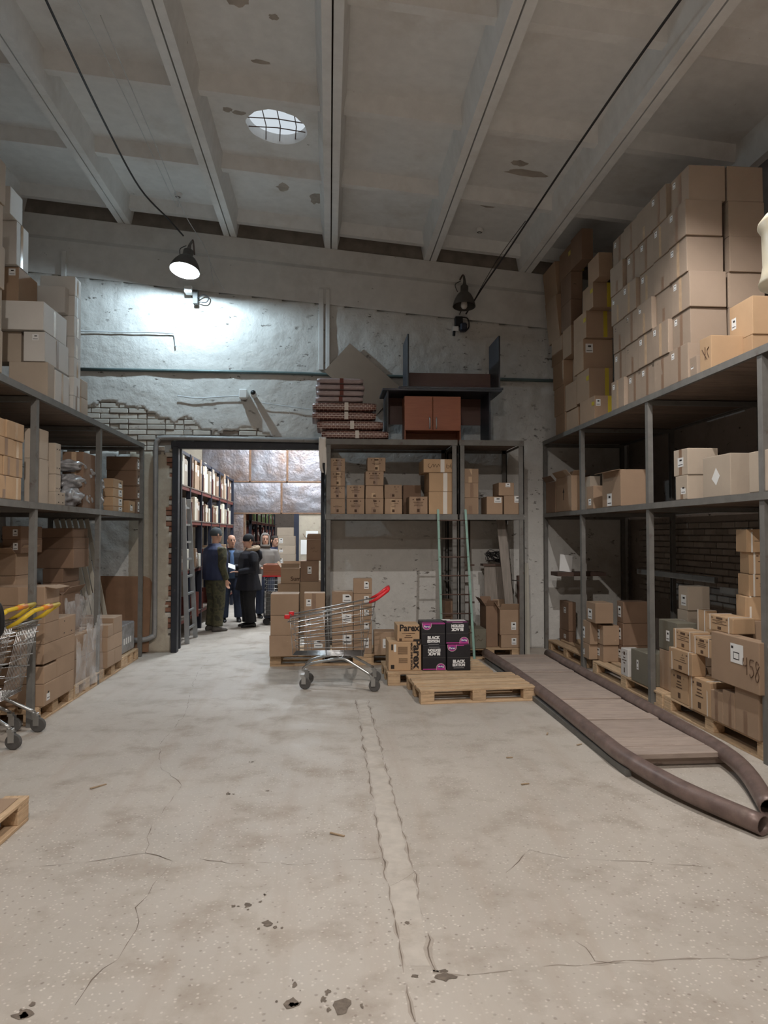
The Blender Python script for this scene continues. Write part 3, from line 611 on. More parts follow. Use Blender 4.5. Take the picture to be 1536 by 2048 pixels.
CARTONS = [
('dark stickered carton in farthest right bay, lower','dark cartons in farthest bay under right rack','d',(3.430,3.537,10.225,10.628,0.001,0.297),'R',{'stk': [('f', 0.6, 0.7, 0.25, 0.2)]}),
('big dark carton with taped star patch in farthest right bay','dark cartons in farthest bay under right rack','d',(3.480,3.584,11.215,11.972,0.001,0.596),'R',{'dia': 2}),
('broad carton at foot of the pile beyond the doorway, right','cartons beyond the doorway','k',(-0.479,-0.129,12.200,12.700,0.001,0.464),'C',{}),
('broad carton at foot of the pile beyond the doorway, left','cartons beyond the doorway','k',(-0.876,-0.494,12.200,12.700,0.001,0.467),'C',{}),
('stickered carton on right pallet between posts, far bottom','brown cartons on far right pallet','k',(3.200,3.306,8.767,9.079,0.146,0.333),'R',{'stk': [('f', 0.3, 0.45, 0.4, 0.5)]}),
('stickered carton on right pallet between posts, near bottom','brown cartons on far right pallet','k',(3.308,3.498,8.581,8.864,0.146,0.351),'R',{'stk': [('f', 0.35, 0.5, 0.45, 0.45)]}),
('olive green box with small label, front of right pallet','white and olive boxes on right pallet','o',(3.210,3.437,7.140,7.542,0.146,0.479),'R',{'stk': [('f', 0.4, 0.55, 0.1, 0.3)]}),
('dark carton left of the tall carton under the leaning boards','cartons on pallet at right of centre rack','d',(2.151,2.315,9.850,10.250,0.146,0.706),'C',{'open': 2}),
('white box standing before the olive box on right pallet','white and olive boxes on right pallet','w',(3.220,3.385,7.649,7.841,0.146,0.440),'R',{'prt': 1}),
('dark brown stickered carton behind second right post, first up','dark brown cartons behind second right post','d',(3.500,3.798,8.444,8.639,0.146,0.359),'R',{'stk': [('f', 0.4, 0.5, 0.5, 0.5)]}),
('stickered carton beneath the leaning boards, lower','cartons on pallet at right of centre rack','k',(2.334,2.630,9.750,10.200,0.146,0.322),'C',{'stk': [('c', 0.6, 0.5, 0.22, 0.5)]}),
('pale carton in tall far stack beyond the doorway, first from bottom','pale stack far beyond the doorway','g',(-1.080,-0.719,15.600,16.000,0.001,0.595),'C',{'drop': 1}),
('large kraft printed box with sideways Parex lettering','printed kraft boxes on front pallet','y',(0.674,1.046,8.210,8.630,0.146,0.471),'C',{'parex': 2}),
('plain brown carton in doorway pallet stack, first from bottom','cartons stacked beside the doorway pallet','k',(-0.746,-0.381,9.280,9.640,0.146,0.412),'C',{}),
('stickered carton half hidden behind the kraft printed boxes','cartons stacked beside the doorway pallet','k',(0.583,0.853,9.300,9.600,0.146,0.440),'C',{'stk': [('c', 0.6, 0.5, 0.4, 0.4)]}),
('long stickered carton at bottom of first left pallet','cartons on first pallet under left rack','k',(-3.050,-2.540,6.740,7.520,0.146,0.345),'L',{'stk': [('f', 0.12, 0.45, 0.1, 0.5)]}),
('dark carton behind the left trolley, first from the pallet','dark cartons behind the left trolley','d',(-3.620,-3.055,6.760,7.500,0.146,0.346),'L',{'stk': [('c', 0.86, 0.55, 0.16, 0.5)]}),
('carton on third left pallet, bottom layer near half','cartons on third pallet under left rack','k',(-3.050,-2.540,8.620,8.900,0.146,0.330),'L',{}),
('carton on third left pallet, bottom layer far half','cartons on third pallet under left rack','k',(-3.050,-2.540,8.905,9.200,0.146,0.330),'L',{}),
('dark open carton behind third left pallet boxes','dark cartons deep in the lower left rack','d',(-3.500,-3.060,8.900,9.300,0.146,0.930),'L',{'open': 3}),
('dark carton next to grey wrapped block under left rack','dark cartons deep in the lower left rack','d',(-4.000,-3.510,9.000,9.500,0.146,0.900),'L',{}),
('film-wrapped carton on second left pallet, lower layer, near half','cartons inside the torn film on second left pallet','k',(-3.100,-2.600,7.680,8.060,0.146,0.396),'L',{}),
('film-wrapped carton on second left pallet, lower layer, far half','cartons inside the torn film on second left pallet','k',(-3.100,-2.600,8.080,8.460,0.146,0.396),'L',{}),
('black box with magenta badge, lower right of the four','black and magenta printed boxes','b',(1.336,1.604,8.180,8.530,0.146,0.440),'C',{'blk': 1}),
('black box printed upside down, lower left of the four','black and magenta printed boxes','b',(1.059,1.327,8.200,8.550,0.146,0.435),'C',{'blk': -1}),
('tall striped upright carton under the large 458 carton, second from far','strapped cartons at near end under right rack','k',(3.190,3.590,5.533,5.701,0.146,0.431),'R',{'tape': 'f'}),
('taped carton with stickers between doorway stack and rack post, first up','cartons stacked beside the doorway pallet','k',(-0.315,-0.047,9.340,9.580,0.146,0.450),'C',{'stk': [('c', 0.68, 0.5, 0.4, 0.36)]}),
('stickered carton standing behind the trolley basket, first up','cartons stacked beside the doorway pallet','k',(0.041,0.310,9.340,9.580,0.146,0.446),'C',{'stk': [('c', 0.72, 0.65, 0.42, 0.4)]}),
('tall striped upright carton under the large 458 carton, third from far','strapped cartons at near end under right rack','k',(3.190,3.590,5.208,5.528,0.146,0.501),'R',{'tape': 'f'}),
('tall striped upright carton under the large 458 carton, first from far','strapped cartons at near end under right rack','k',(3.190,3.590,5.706,5.889,0.146,0.393),'R',{'tape': 'f'}),
('small stickered carton in column behind the trolley handle, first up','cartons stacked beside the doorway pallet','k',(0.318,0.557,9.400,9.580,0.146,0.404),'C',{'stk': [('c', 0.7, 0.55, 0.25, 0.5)]}),
('strapped carton in bottom layer next to striped tall boxes','strapped cartons at near end under right rack','y',(3.200,3.500,5.910,6.283,0.146,0.436),'R',{'strap': 1, 'prt': 1}),
('strapped carton at pallet corner, bottom layer, near-right pallet','strapped cartons at near end under right rack','y',(3.220,3.322,6.329,6.677,0.146,0.416),'R',{'prt': 1}),
('squat olive carton with scribble beside the black boxes','cartons on pallet at right of centre rack','o',(1.902,2.120,9.720,10.120,0.146,0.411),'C',{'hand': 2}),
('dark stickered carton in farthest right bay, upper','dark cartons in farthest bay under right rack','d',(3.430,3.537,10.215,10.618,0.298,0.714),'R',{'stk': [('f', 0.6, 0.7, 0.25, 0.2)]}),
('tall stickered carton beneath the leaning boards, upper','cartons on pallet at right of centre rack','k',(2.321,2.624,9.750,10.200,0.322,0.667),'C',{'stk': [('c', 0.62, 0.35, 0.22, 0.3)], 'open': 2}),
('long carton on third left pallet, middle layer','cartons on third pallet under left rack','k',(-3.050,-2.540,8.620,9.200,0.331,0.500),'L',{}),
('stickered carton on right pallet between posts, far middle','brown cartons on far right pallet','k',(3.200,3.298,8.737,9.072,0.334,0.614),'R',{'stk': [('f', 0.3, 0.45, 0.4, 0.5)]}),
('carton in second layer of first left pallet, near','cartons on first pallet under left rack','k',(-3.050,-2.540,6.740,7.050,0.345,0.500),'L',{}),
('carton in second layer of first left pallet, far','cartons on first pallet under left rack','k',(-3.050,-2.540,7.055,7.520,0.345,0.520),'L',{}),
('dark carton behind the left trolley, second from the pallet','dark cartons behind the left trolley','d',(-3.620,-3.055,6.760,7.500,0.346,0.546),'L',{'stk': [('c', 0.86, 0.55, 0.16, 0.5)]}),
('stickered carton on right pallet between posts, near middle','brown cartons on far right pallet','k',(3.300,3.498,8.559,8.830,0.351,0.586),'R',{'stk': [('f', 0.35, 0.5, 0.45, 0.5)]}),
('carton with sticker on floor behind the teal ladder','cartons on pallet at right of centre rack','d',(1.615,1.797,10.050,10.450,0.356,0.760),'C',{'stk': [('c', 0.85, 0.55, 0.2, 0.3)]}),
('dark brown stickered carton behind second right post, second up','dark brown cartons behind second right post','d',(3.500,3.798,8.437,8.632,0.359,0.628),'R',{'stk': [('f', 0.4, 0.5, 0.5, 0.5)]}),
('strapped carton jutting out above two lower ones, near-right pallet','strapped cartons at near end under right rack','y',(3.180,3.305,6.179,6.615,0.437,0.636),'R',{'strap': 1, 'prt': 1}),
('film-wrapped carton on second left pallet, upper layer, near half','cartons inside the torn film on second left pallet','k',(-3.100,-2.600,7.680,8.060,0.397,0.646),'L',{}),
('film-wrapped carton on second left pallet, upper layer, far half','cartons inside the torn film on second left pallet','k',(-3.100,-2.600,8.080,8.460,0.397,0.646),'L',{}),
('small stickered carton in column behind the trolley handle, second up','cartons stacked beside the doorway pallet','k',(0.318,0.557,9.400,9.580,0.404,0.583),'C',{'stk': [('c', 0.7, 0.55, 0.25, 0.5)]}),
('plain brown carton in doorway pallet stack, second from bottom','cartons stacked beside the doorway pallet','k',(-0.735,-0.382,9.280,9.640,0.412,0.663),'C',{}),
('black box with magenta badge, upper left of the four','black and magenta printed boxes','b',(1.048,1.322,8.200,8.550,0.435,0.683),'C',{'blk': 1}),
('black box printed upside down, upper right of the four','black and magenta printed boxes','b',(1.329,1.592,8.200,8.550,0.441,0.686),'C',{'blk': -1}),
('stickered carton standing behind the trolley basket, second up','cartons stacked beside the doorway pallet','k',(0.041,0.310,9.340,9.580,0.447,0.708),'C',{'stk': [('c', 0.72, 0.65, 0.42, 0.4)]}),
('taped carton with stickers between doorway stack and rack post, second up','cartons stacked beside the doorway pallet','k',(-0.316,-0.048,9.340,9.580,0.450,0.691),'C',{'stk': [('c', 0.22, 0.5, 0.24, 0.36)]}),
('closed carton with pale lid beyond the doorway, right','cartons beyond the doorway','k',(-0.481,-0.130,12.200,12.700,0.464,0.904),'C',{}),
('small kraft box with upright Parex lettering on the larger one','printed kraft boxes on front pallet','y',(0.774,1.031,8.250,8.590,0.472,0.657),'C',{'parex': 1}),
('closed carton with pale lid beyond the doorway, left','cartons beyond the doorway','k',(-0.845,-0.487,12.200,12.700,0.467,0.865),'C',{}),
('carton on third left pallet, top layer near half','cartons on third pallet under left rack','k',(-3.050,-2.540,8.620,8.830,0.500,0.640),'L',{}),
('carton on third left pallet, top layer far half, tallest','cartons on third pallet under left rack','k',(-3.050,-2.540,8.835,9.200,0.500,0.700),'L',{}),
('large carton with shipping sheet and handwritten 458','strapped cartons at near end under right rack','k',(3.150,3.252,5.132,5.804,0.501,0.889),'R',{'sheet': 1}),
('long carton in third layer of first left pallet','cartons on first pallet under left rack','k',(-3.050,-2.540,6.740,7.520,0.520,0.700),'L',{}),
('olive green box with small label, behind and higher','white and olive boxes on right pallet','o',(3.330,3.522,6.743,7.144,0.541,0.834),'R',{'stk': [('f', 0.5, 0.5, 0.18, 0.35)]}),
('dark carton behind the left trolley, third from the pallet','dark cartons behind the left trolley','d',(-3.620,-3.055,6.760,7.500,0.546,0.746),'L',{'stk': [('c', 0.86, 0.55, 0.16, 0.5)]}),
('strapped carton in middle layer of near-right pallet, left','strapped cartons at near end under right rack','y',(3.220,3.387,6.243,6.602,0.636,0.810),'R',{'strap': 1, 'prt': 1}),
('small stickered carton in column behind the trolley handle, third up','cartons stacked beside the doorway pallet','k',(0.318,0.557,9.400,9.580,0.584,0.757),'C',{'stk': [('c', 0.7, 0.55, 0.25, 0.5)]}),
('strapped carton in middle layer of near-right pallet, right','strapped cartons at near end under right rack','y',(3.220,3.383,5.924,6.241,0.636,0.792),'R',{'strap': 1, 'prt': 1}),
('pale carton in tall far stack beyond the doorway, second from bottom','pale stack far beyond the doorway','g',(-1.092,-0.720,15.600,16.000,0.596,1.020),'C',{'drop': 1}),
('stickered carton on right pallet between posts, topmost','brown cartons on far right pallet','k',(3.200,3.420,8.536,8.855,0.615,0.860),'R',{'stk': [('f', 0.4, 0.4, 0.45, 0.5)]}),
('dark brown stickered carton behind second right post, third up','dark brown cartons behind second right post','d',(3.500,3.798,8.430,8.625,0.628,0.887),'R',{'stk': [('f', 0.4, 0.5, 0.5, 0.5)]}),
('open dark carton above the film-wrapped pallet under left rack','dark cartons deep in the lower left rack','d',(-3.150,-2.750,7.750,8.300,0.646,1.060),'L',{'open': 2}),
('plain brown carton in doorway pallet stack, third from bottom','cartons stacked beside the doorway pallet','k',(-0.736,-0.383,9.280,9.640,0.664,0.934),'C',{}),
('taped carton with stickers between doorway stack and rack post, third up','cartons stacked beside the doorway pallet','k',(-0.317,-0.049,9.340,9.580,0.692,0.939),'C',{'tape': 'c', 'stk': [('c', 0.22, 0.5, 0.24, 0.36)]}),
('carton in fourth layer of first left pallet, near','cartons on first pallet under left rack','k',(-3.050,-2.540,6.740,7.100,0.700,0.885),'L',{}),
('carton in fourth layer of first left pallet, far, with staples','cartons on first pallet under left rack','k',(-3.050,-2.540,7.105,7.530,0.700,0.890),'L',{'stp': 1}),
('stickered carton standing behind the trolley basket, third up','cartons stacked beside the doorway pallet','k',(0.040,0.309,9.340,9.580,0.708,0.956),'C',{'stk': [('c', 0.72, 0.65, 0.42, 0.4)]}),
('narrow tall carton with label in back of right bay, lower','white and olive boxes on right pallet','g',(3.530,3.762,6.944,7.144,0.728,0.935),'R',{'stk': [('f', 0.5, 0.35, 0.6, 0.3)]}),
('dark carton behind the left trolley, fourth from the pallet','dark cartons behind the left trolley','d',(-3.620,-3.055,6.760,7.500,0.747,0.946),'L',{'stk': [('c', 0.86, 0.55, 0.16, 0.5)]}),
('small stickered carton in column behind the trolley handle, fourth up','cartons stacked beside the doorway pallet','k',(0.317,0.557,9.400,9.580,0.758,0.924),'C',{'stk': [('c', 0.7, 0.55, 0.25, 0.5)]}),
('strapped carton upright behind the middle layer, near right','strapped cartons at near end under right rack','y',(3.480,3.589,6.495,6.658,0.773,0.979),'R',{'strap': 1}),
('strapped carton with printed end beneath the tall near-right pile','strapped cartons at near end under right rack','y',(3.200,3.388,5.564,5.956,0.889,1.016),'R',{'strap': 1, 'prt': 1}),
('open carton with brown lettering beyond the doorway','cartons beyond the doorway','k',(-0.798,-0.481,12.220,12.670,0.865,1.129),'C',{'open': 2, 'som': 1}),
('carton on fifth layer of first left pallet beside the post','cartons on first pallet under left rack','k',(-3.050,-2.540,6.740,7.080,0.885,1.050),'L',{}),
('stickered carton on the pile beyond the doorway','cartons beyond the doorway','d',(-0.474,-0.173,12.200,12.650,0.905,1.246),'C',{'stk': [('c', 0.5, 0.55, 0.22, 0.35)]}),
('small stickered carton in column behind the trolley handle, fifth up','cartons stacked beside the doorway pallet','k',(0.317,0.557,9.400,9.580,0.925,1.118),'C',{'stk': [('c', 0.7, 0.55, 0.25, 0.5)]}),
('narrow tall carton with label in back of right bay, upper','white and olive boxes on right pallet','g',(3.530,3.753,6.921,7.121,0.936,1.172),'R',{'stk': [('f', 0.55, 0.4, 0.5, 0.45)]}),
('dark carton behind the left trolley, fifth from the pallet','dark cartons behind the left trolley','d',(-3.789,-3.224,6.760,7.500,0.947,1.146),'L',{'stk': [('c', 0.86, 0.55, 0.16, 0.5)]}),
('dark carton deep in lower left rack, first up beside white profiles','dark cartons deep in the lower left rack','d',(-3.095,-2.872,8.150,8.650,1.060,1.159),'C',{}),
('strapped printed carton in tall near-right pile, first from bottom','strapped cartons at near end under right rack','y',(3.400,3.690,5.620,5.890,0.990,1.180),'R',{'strap': 'c', 'prt': 'c', 'rot': -0.28}),
('large brown carton in lower left bay, below the middle one','large cartons in first lower bay of left rack','k',(-3.222,-2.950,7.098,7.407,0.947,1.143),'L',{}),
('pale carton in tall far stack beyond the doorway, third from bottom','pale stack far beyond the doorway','g',(-1.093,-0.722,15.600,16.000,1.020,1.265),'C',{'drop': 1, 'stk': [('c', 0.18, 0.5, 0.22, 0.5)]}),
('topmost carton of first left pallet with torn white lid','cartons on first pallet under left rack','k',(-3.050,-2.540,6.740,7.090,1.050,1.215),'L',{'stk': [('c', 0.8, 0.6, 0.12, 0.4)], 'open': 1}),
('large brown carton with taped side in lower left bay, middle','large cartons in first lower bay of left rack','k',(-3.227,-2.950,7.103,7.510,1.143,1.293),'L',{}),
('dark carton deep in lower left rack, second up beside white profiles','dark cartons deep in the lower left rack','d',(-3.098,-2.885,8.150,8.650,1.160,1.316),'C',{}),
('strapped printed carton in tall near-right pile, second from bottom','strapped cartons at near end under right rack','y',(3.430,3.720,5.630,5.900,1.180,1.360),'R',{'strap': 'c', 'prt': 'c', 'rot': -0.23000000000000004}),
('tall carton with open top highest beyond the doorway','cartons beyond the doorway','d',(-0.377,-0.133,12.250,12.650,1.246,1.604),'C',{'hand': 2, 'open': 2}),
('pale carton in tall far stack beyond the doorway, fourth from bottom','pale stack far beyond the doorway','g',(-1.084,-0.723,15.600,16.000,1.265,1.456),'C',{'drop': 1, 'stk': [('c', 0.18, 0.5, 0.22, 0.5)]}),
('large brown carton with folded flap in lower left bay, topmost','large cartons in first lower bay of left rack','k',(-3.232,-2.950,7.106,7.526,1.294,1.505),'L',{'open': 2}),
('dark carton deep in lower left rack, third up beside white profiles','dark cartons deep in the lower left rack','d',(-3.237,-2.776,8.150,8.650,1.317,1.528),'C',{}),
('strapped printed carton in tall near-right pile, third from bottom','strapped cartons at near end under right rack','y',(3.450,3.740,5.640,5.910,1.361,1.540),'R',{'strap': 'c', 'prt': 'c', 'rot': -0.28}),
('pale carton in tall far stack beyond the doorway, fifth from bottom','pale stack far beyond the doorway','g',(-1.085,-0.724,15.600,16.000,1.457,1.659),'C',{'drop': 1, 'stk': [('c', 0.18, 0.5, 0.22, 0.5)]}),
('dark stickered carton under left shelf near picture edge, lower','dark cartons deep in the lower left rack','d',(-3.073,-2.902,7.100,7.600,1.506,1.638),'C',{'stk': [('c', 0.7, 0.5, 0.25, 0.5)]}),
('dark carton deep in lower left rack, fourth up beside white profiles','dark cartons deep in the lower left rack','d',(-3.239,-2.778,8.150,8.650,1.529,1.653),'C',{}),
('strapped printed carton in tall near-right pile, fourth from bottom','strapped cartons at near end under right rack','y',(3.410,3.700,5.620,5.890,1.540,1.730),'R',{'strap': 'c', 'prt': 'c', 'rot': -0.23000000000000004}),
('dark stickered carton under left shelf near picture edge, upper','dark cartons deep in the lower left rack','d',(-3.075,-2.904,7.100,7.600,1.638,1.765),'C',{'stk': [('c', 0.7, 0.5, 0.25, 0.5)]}),
('dark carton deep in lower left rack, fifth up beside white profiles','dark cartons deep in the lower left rack','d',(-3.241,-2.791,8.150,8.650,1.653,1.756),'C',{}),
('pale carton in tall far stack beyond the doorway, sixth from bottom','pale stack far beyond the doorway','g',(-1.107,-0.767,15.600,16.000,1.659,1.840),'C',{'drop': 1}),
('small stickered carton on left middle shelf near bags, first from bottom','small stickered cartons on left middle shelf','y',(-2.718,-2.600,8.965,9.390,1.970,2.030),'L',{'stk': [('f', 0.72, 0.5, 0.36, 0.75)]}),
('small reddish carton in front of the dark far stack, left shelf','dark cartons at far end of left middle shelf','y',(-2.746,-2.600,9.663,9.955,1.970,2.129),'L',{'stk': [('f', 0.4, 0.5, 0.4, 0.6)]}),
('dark carton in far stack of left middle shelf, first from bottom','dark cartons at far end of left middle shelf','d',(-3.019,-2.620,10.108,10.318,1.970,2.164),'L',{'stk': [('f', 0.5, 0.5, 0.4, 0.7)]}),
('lowest pale stapled carton jutting out beside poly bags','pale cartons with staples on left middle shelf','g',(-2.706,-2.600,7.129,7.365,1.970,2.095),'L',{'stp': 1}),
('open carton printed with an up arrow on right middle shelf','cartons on right middle shelf','k',(3.200,3.378,9.365,10.021,2.001,2.474),'R',{'open': 2, 'arrow': 1}),
('dark open carton at far end of right middle shelf','cartons on right middle shelf','d',(3.200,3.700,10.069,10.497,2.001,2.447),'R',{'open': 2}),
('small printed carton on centre rack, leftmost column, first from shelf','small cartons on centre rack shelf','k',(0.012,0.212,9.680,10.010,1.960,2.166),'C',{'tape': 'c', 'prt': 1}),
('large carton with raised torn flap on right middle shelf','cartons on right middle shelf','k',(3.200,3.490,7.747,8.289,2.001,2.407),'R',{'stk': [('f', 0.4, 0.2, 0.25, 0.35)], 'open': 1}),
('small printed carton on centre rack, second column, first from shelf','small cartons on centre rack shelf','k',(0.238,0.473,9.680,10.010,1.960,2.167),'C',{'tape': 'c', 'prt': 1}),
('small printed carton on centre rack, third column, first from shelf','small cartons on centre rack shelf','k',(0.486,0.727,9.680,10.010,1.960,2.168),'C',{'tape': 'c', 'prt': 1}),
('small printed carton on centre rack, fourth column, first from shelf','small cartons on centre rack shelf','k',(0.741,0.976,9.680,10.010,1.960,2.169),'C',{'tape': 'c', 'prt': 1}),
('low small carton on centre rack left of the big carton stack','small cartons on centre rack shelf','k',(1.071,1.321,9.680,10.010,1.960,2.197),'C',{'tape': 'c', 'prt': 1}),
('big carton with printed tape on centre rack, lowest','big taped cartons on centre rack shelf','y',(1.341,1.686,9.670,10.170,1.960,2.265),'C',{'ptape': 1}),
('stickered carton low in right bay of centre rack, left','cartons in right bay of centre rack','k',(2.125,2.344,9.670,10.020,1.960,2.201),'C',{'stk': [('c', 0.7, 0.8, 0.45, 0.3)], 'rot': 0.0}),
('plain taped carton in right bay of centre rack, first from shelf','cartons in right bay of centre rack','k',(1.822,2.020,9.700,10.100,1.960,2.188),'C',{'tape': 'c'}),
('stickered carton low in right bay of centre rack, right','cartons in right bay of centre rack','k',(2.365,2.626,9.670,10.020,1.960,2.215),'C',{'stk': [('c', 0.7, 0.8, 0.3, 0.35)]}),
('small warm-lit carton on left middle shelf, first row up, first from near end','warm cartons stacked on left middle shelf','y',(-2.980,-2.580,5.810,6.132,1.970,2.158),'L',{'tape': 'f'}),
('small warm-lit carton on left middle shelf, first row up, second from near end','warm cartons stacked on left middle shelf','y',(-2.980,-2.588,6.138,6.317,1.970,2.158),'L',{'tape': 'f'}),
('grey carton behind first left post, lower','grey cartons behind the first left post','g',(-2.782,-2.648,6.850,7.070,1.970,2.385),'C',{}),
('dark small carton tucked behind the low single one on centre rack','small cartons on centre rack shelf','d',(1.033,1.287,10.100,10.400,1.960,2.381),'C',{}),
('small stickered carton in front of the tall pale one, right shelf','cartons on right middle shelf','k',(3.200,3.319,8.585,8.808,2.001,2.282),'R',{'stk': [('f', 0.5, 0.3, 0.4, 0.28)]}),
('big pale carton with diamond sticker on right middle shelf','cartons on right middle shelf','g',(3.240,3.418,5.630,6.063,2.001,2.348),'R',{'dia': 1}),
('taped stickered carton, lower of pair on right middle shelf','cartons on right middle shelf','g',(3.200,3.456,6.255,6.480,2.001,2.222),'R',{'stk': [('f', 0.65, 0.4, 0.4, 0.35)], 'tape': 'f'}),
('tall pale carton just beyond second right post','cartons on right middle shelf','g',(3.380,3.520,9.190,9.568,2.001,2.448),'R',{}),
('small stickered carton on left middle shelf near bags, second from bottom','small stickered cartons on left middle shelf','y',(-2.718,-2.600,8.960,9.385,2.030,2.144),'L',{'stk': [('f', 0.72, 0.5, 0.36, 0.75)]}),
('pale carton on right middle shelf beyond the nearest post','cartons on right middle shelf','g',(3.200,3.650,4.916,5.304,2.001,2.310),'R',{}),
('dark brown carton lying behind the heaped poly bags','dark cartons at far end of left middle shelf','d',(-2.856,-2.635,8.000,8.400,1.970,2.576),'C',{'tape': 'c'}),
('short pale stapled carton under the tall one beside poly bags','pale cartons with staples on left middle shelf','g',(-2.722,-2.620,7.165,7.301,2.096,2.265),'L',{'stp': 1}),
('small stickered carton on left middle shelf near bags, third from bottom','small stickered cartons on left middle shelf','y',(-2.718,-2.600,8.956,9.381,2.145,2.253),'L',{'stk': [('f', 0.72, 0.5, 0.36, 0.75)]}),
('small warm-lit carton on left middle shelf, second row up, first from near end','warm cartons stacked on left middle shelf','y',(-2.980,-2.588,5.686,5.959,2.159,2.315),'L',{'tape': 'f'}),
('small warm-lit carton on left middle shelf, second row up, second from near end','warm cartons stacked on left middle shelf','y',(-2.980,-2.580,5.965,6.123,2.159,2.315),'L',{'tape': 'f'}),
('small warm-lit carton on left middle shelf, second row up, third from near end','warm cartons stacked on left middle shelf','y',(-2.980,-2.588,6.129,6.337,2.159,2.315),'L',{'tape': 'f'}),
('dark carton in far stack of left middle shelf, second from bottom','dark cartons at far end of left middle shelf','d',(-3.019,-2.620,10.101,10.311,2.165,2.348),'L',{'stk': [('f', 0.5, 0.5, 0.4, 0.7)]}),
('small printed carton on centre rack, leftmost column, second from shelf','small cartons on centre rack shelf','k',(0.012,0.212,9.695,10.025,2.167,2.334),'C',{'tape': 'c', 'prt': 1}),
('small printed carton on centre rack, second column, second from shelf','small cartons on centre rack shelf','k',(0.239,0.473,9.695,10.025,2.168,2.349),'C',{'tape': 'c', 'prt': 1}),
('small printed carton on centre rack, third column, second from shelf','small cartons on centre rack shelf','k',(0.486,0.728,9.695,10.025,2.169,2.343),'C',{'tape': 'c', 'prt': 1}),
('small printed carton on centre rack, fourth column, second from shelf','small cartons on centre rack shelf','k',(0.742,0.978,9.695,10.025,2.170,2.358),'C',{'tape': 'c', 'prt': 1}),
('plain taped carton in right bay of centre rack, second from shelf','cartons in right bay of centre rack','k',(1.823,2.021,9.700,10.100,2.188,2.385),'C',{'tape': 'c'}),
('stickered carton on top of the two in right bay of centre rack','cartons in right bay of centre rack','k',(2.298,2.511,9.700,10.050,2.216,2.394),'C',{'stk': [('c', 0.6, 0.8, 0.3, 0.3)]}),
('taped stickered carton, upper of pair on right middle shelf','cartons on right middle shelf','g',(3.200,3.484,6.248,6.512,2.222,2.463),'R',{'stk': [('f', 0.5, 0.5, 0.4, 0.35)], 'tape': 'f'}),
('small stickered carton on left middle shelf near bags, fourth from bottom','small stickered cartons on left middle shelf','y',(-2.718,-2.600,8.951,9.376,2.253,2.367),'L',{'stk': [('f', 0.72, 0.5, 0.36, 0.75)]}),
('tall pale stapled carton on left middle shelf beside poly bags','pale cartons with staples on left middle shelf','g',(-2.727,-2.620,7.166,7.296,2.266,2.569),'L',{'stp': 1}),
('big carton with printed tape on centre rack, middle','big taped cartons on centre rack shelf','y',(1.341,1.687,9.670,10.170,2.266,2.521),'C',{'ptape': 1}),
('small warm-lit carton on left middle shelf, third row up, first from near end','warm cartons stacked on left middle shelf','y',(-2.980,-2.580,5.852,6.142,2.315,2.462),'L',{'tape': 'f'}),
('small warm-lit carton on left middle shelf, third row up, second from near end','warm cartons stacked on left middle shelf','y',(-2.980,-2.588,6.148,6.337,2.315,2.462),'L',{'tape': 'f'}),
('small printed carton on centre rack, leftmost column, third from shelf','small cartons on centre rack shelf','k',(0.011,0.212,9.680,10.010,2.335,2.527),'C',{'tape': 'c', 'prt': 1}),
('small printed carton on centre rack, third column, third from shelf','small cartons on centre rack shelf','k',(0.485,0.727,9.680,10.010,2.344,2.537),'C',{'tape': 'c', 'prt': 1}),
('dark carton in far stack of left middle shelf, third from bottom','dark cartons at far end of left middle shelf','d',(-3.019,-2.620,10.092,10.302,2.349,2.559),'L',{'stk': [('f', 0.5, 0.5, 0.4, 0.7)]}),
('plain taped carton in right bay of centre rack, third from shelf','cartons in right bay of centre rack','k',(1.824,2.022,9.700,10.100,2.385,2.582),'C',{'tape': 'c'}),
('grey carton behind first left post, upper','grey cartons behind the first left post','g',(-2.786,-2.654,6.850,7.070,2.385,2.661),'C',{'tape': 'c'}),
('small warm-lit carton on left middle shelf, fourth row up, first from near end','warm cartons stacked on left middle shelf','y',(-2.980,-2.588,5.647,5.995,2.463,2.610),'L',{'tape': 'f'}),
('small warm-lit carton on left middle shelf, fourth row up, second from near end','warm cartons stacked on left middle shelf','y',(-2.980,-2.580,6.001,6.337,2.463,2.610),'L',{'tape': 'f'}),
('wide shallow carton with handwriting topping the big centre stack','big taped cartons on centre rack shelf','y',(1.265,1.686,9.660,10.160,2.522,2.702),'C',{'ptape': 1, 'hand': 1}),
('small printed carton on centre rack, leftmost column, fourth from shelf','small cartons on centre rack shelf','k',(0.011,0.212,9.695,10.025,2.527,2.709),'C',{'tape': 'c', 'prt': 1}),
('small printed carton on centre rack, third column, fourth from shelf','small cartons on centre rack shelf','k',(0.513,0.755,9.695,10.025,2.537,2.720),'C',{'tape': 'c', 'prt': 1}),
('dark carton in far stack of left middle shelf, fourth from bottom','dark cartons at far end of left middle shelf','d',(-3.019,-2.620,10.084,10.294,2.560,2.750),'L',{'stk': [('f', 0.5, 0.5, 0.4, 0.7)]}),
('pale-lit carton on left top shelf right behind the lowest brown one','cartons on top of the left rack','h',(-2.924,-2.600,7.066,7.442,2.951,3.258),'L',{'tape': 'f'}),
('pale carton nearest the peeling wall on left top shelf, lower','pale cartons at wall end of left rack','g',(-2.715,-2.600,7.797,8.009,2.951,3.130),'L',{}),
('brown carton resting on left top shelf, long face toward camera','cartons on top of the left rack','g',(-2.949,-2.600,6.886,7.057,2.951,3.282),'L',{}),
('carton in tall narrow column by the far wall, first from left top shelf','tall carton column at far end of left rack','h',(-2.783,-2.600,7.566,7.758,2.951,3.106),'L',{'tape': 'f'}),
('carton in column cut by the left picture edge, first above shelf','cartons on top of the left rack','g',(-2.950,-2.570,5.500,5.880,2.951,3.283),'L',{'tape': 'c'}),
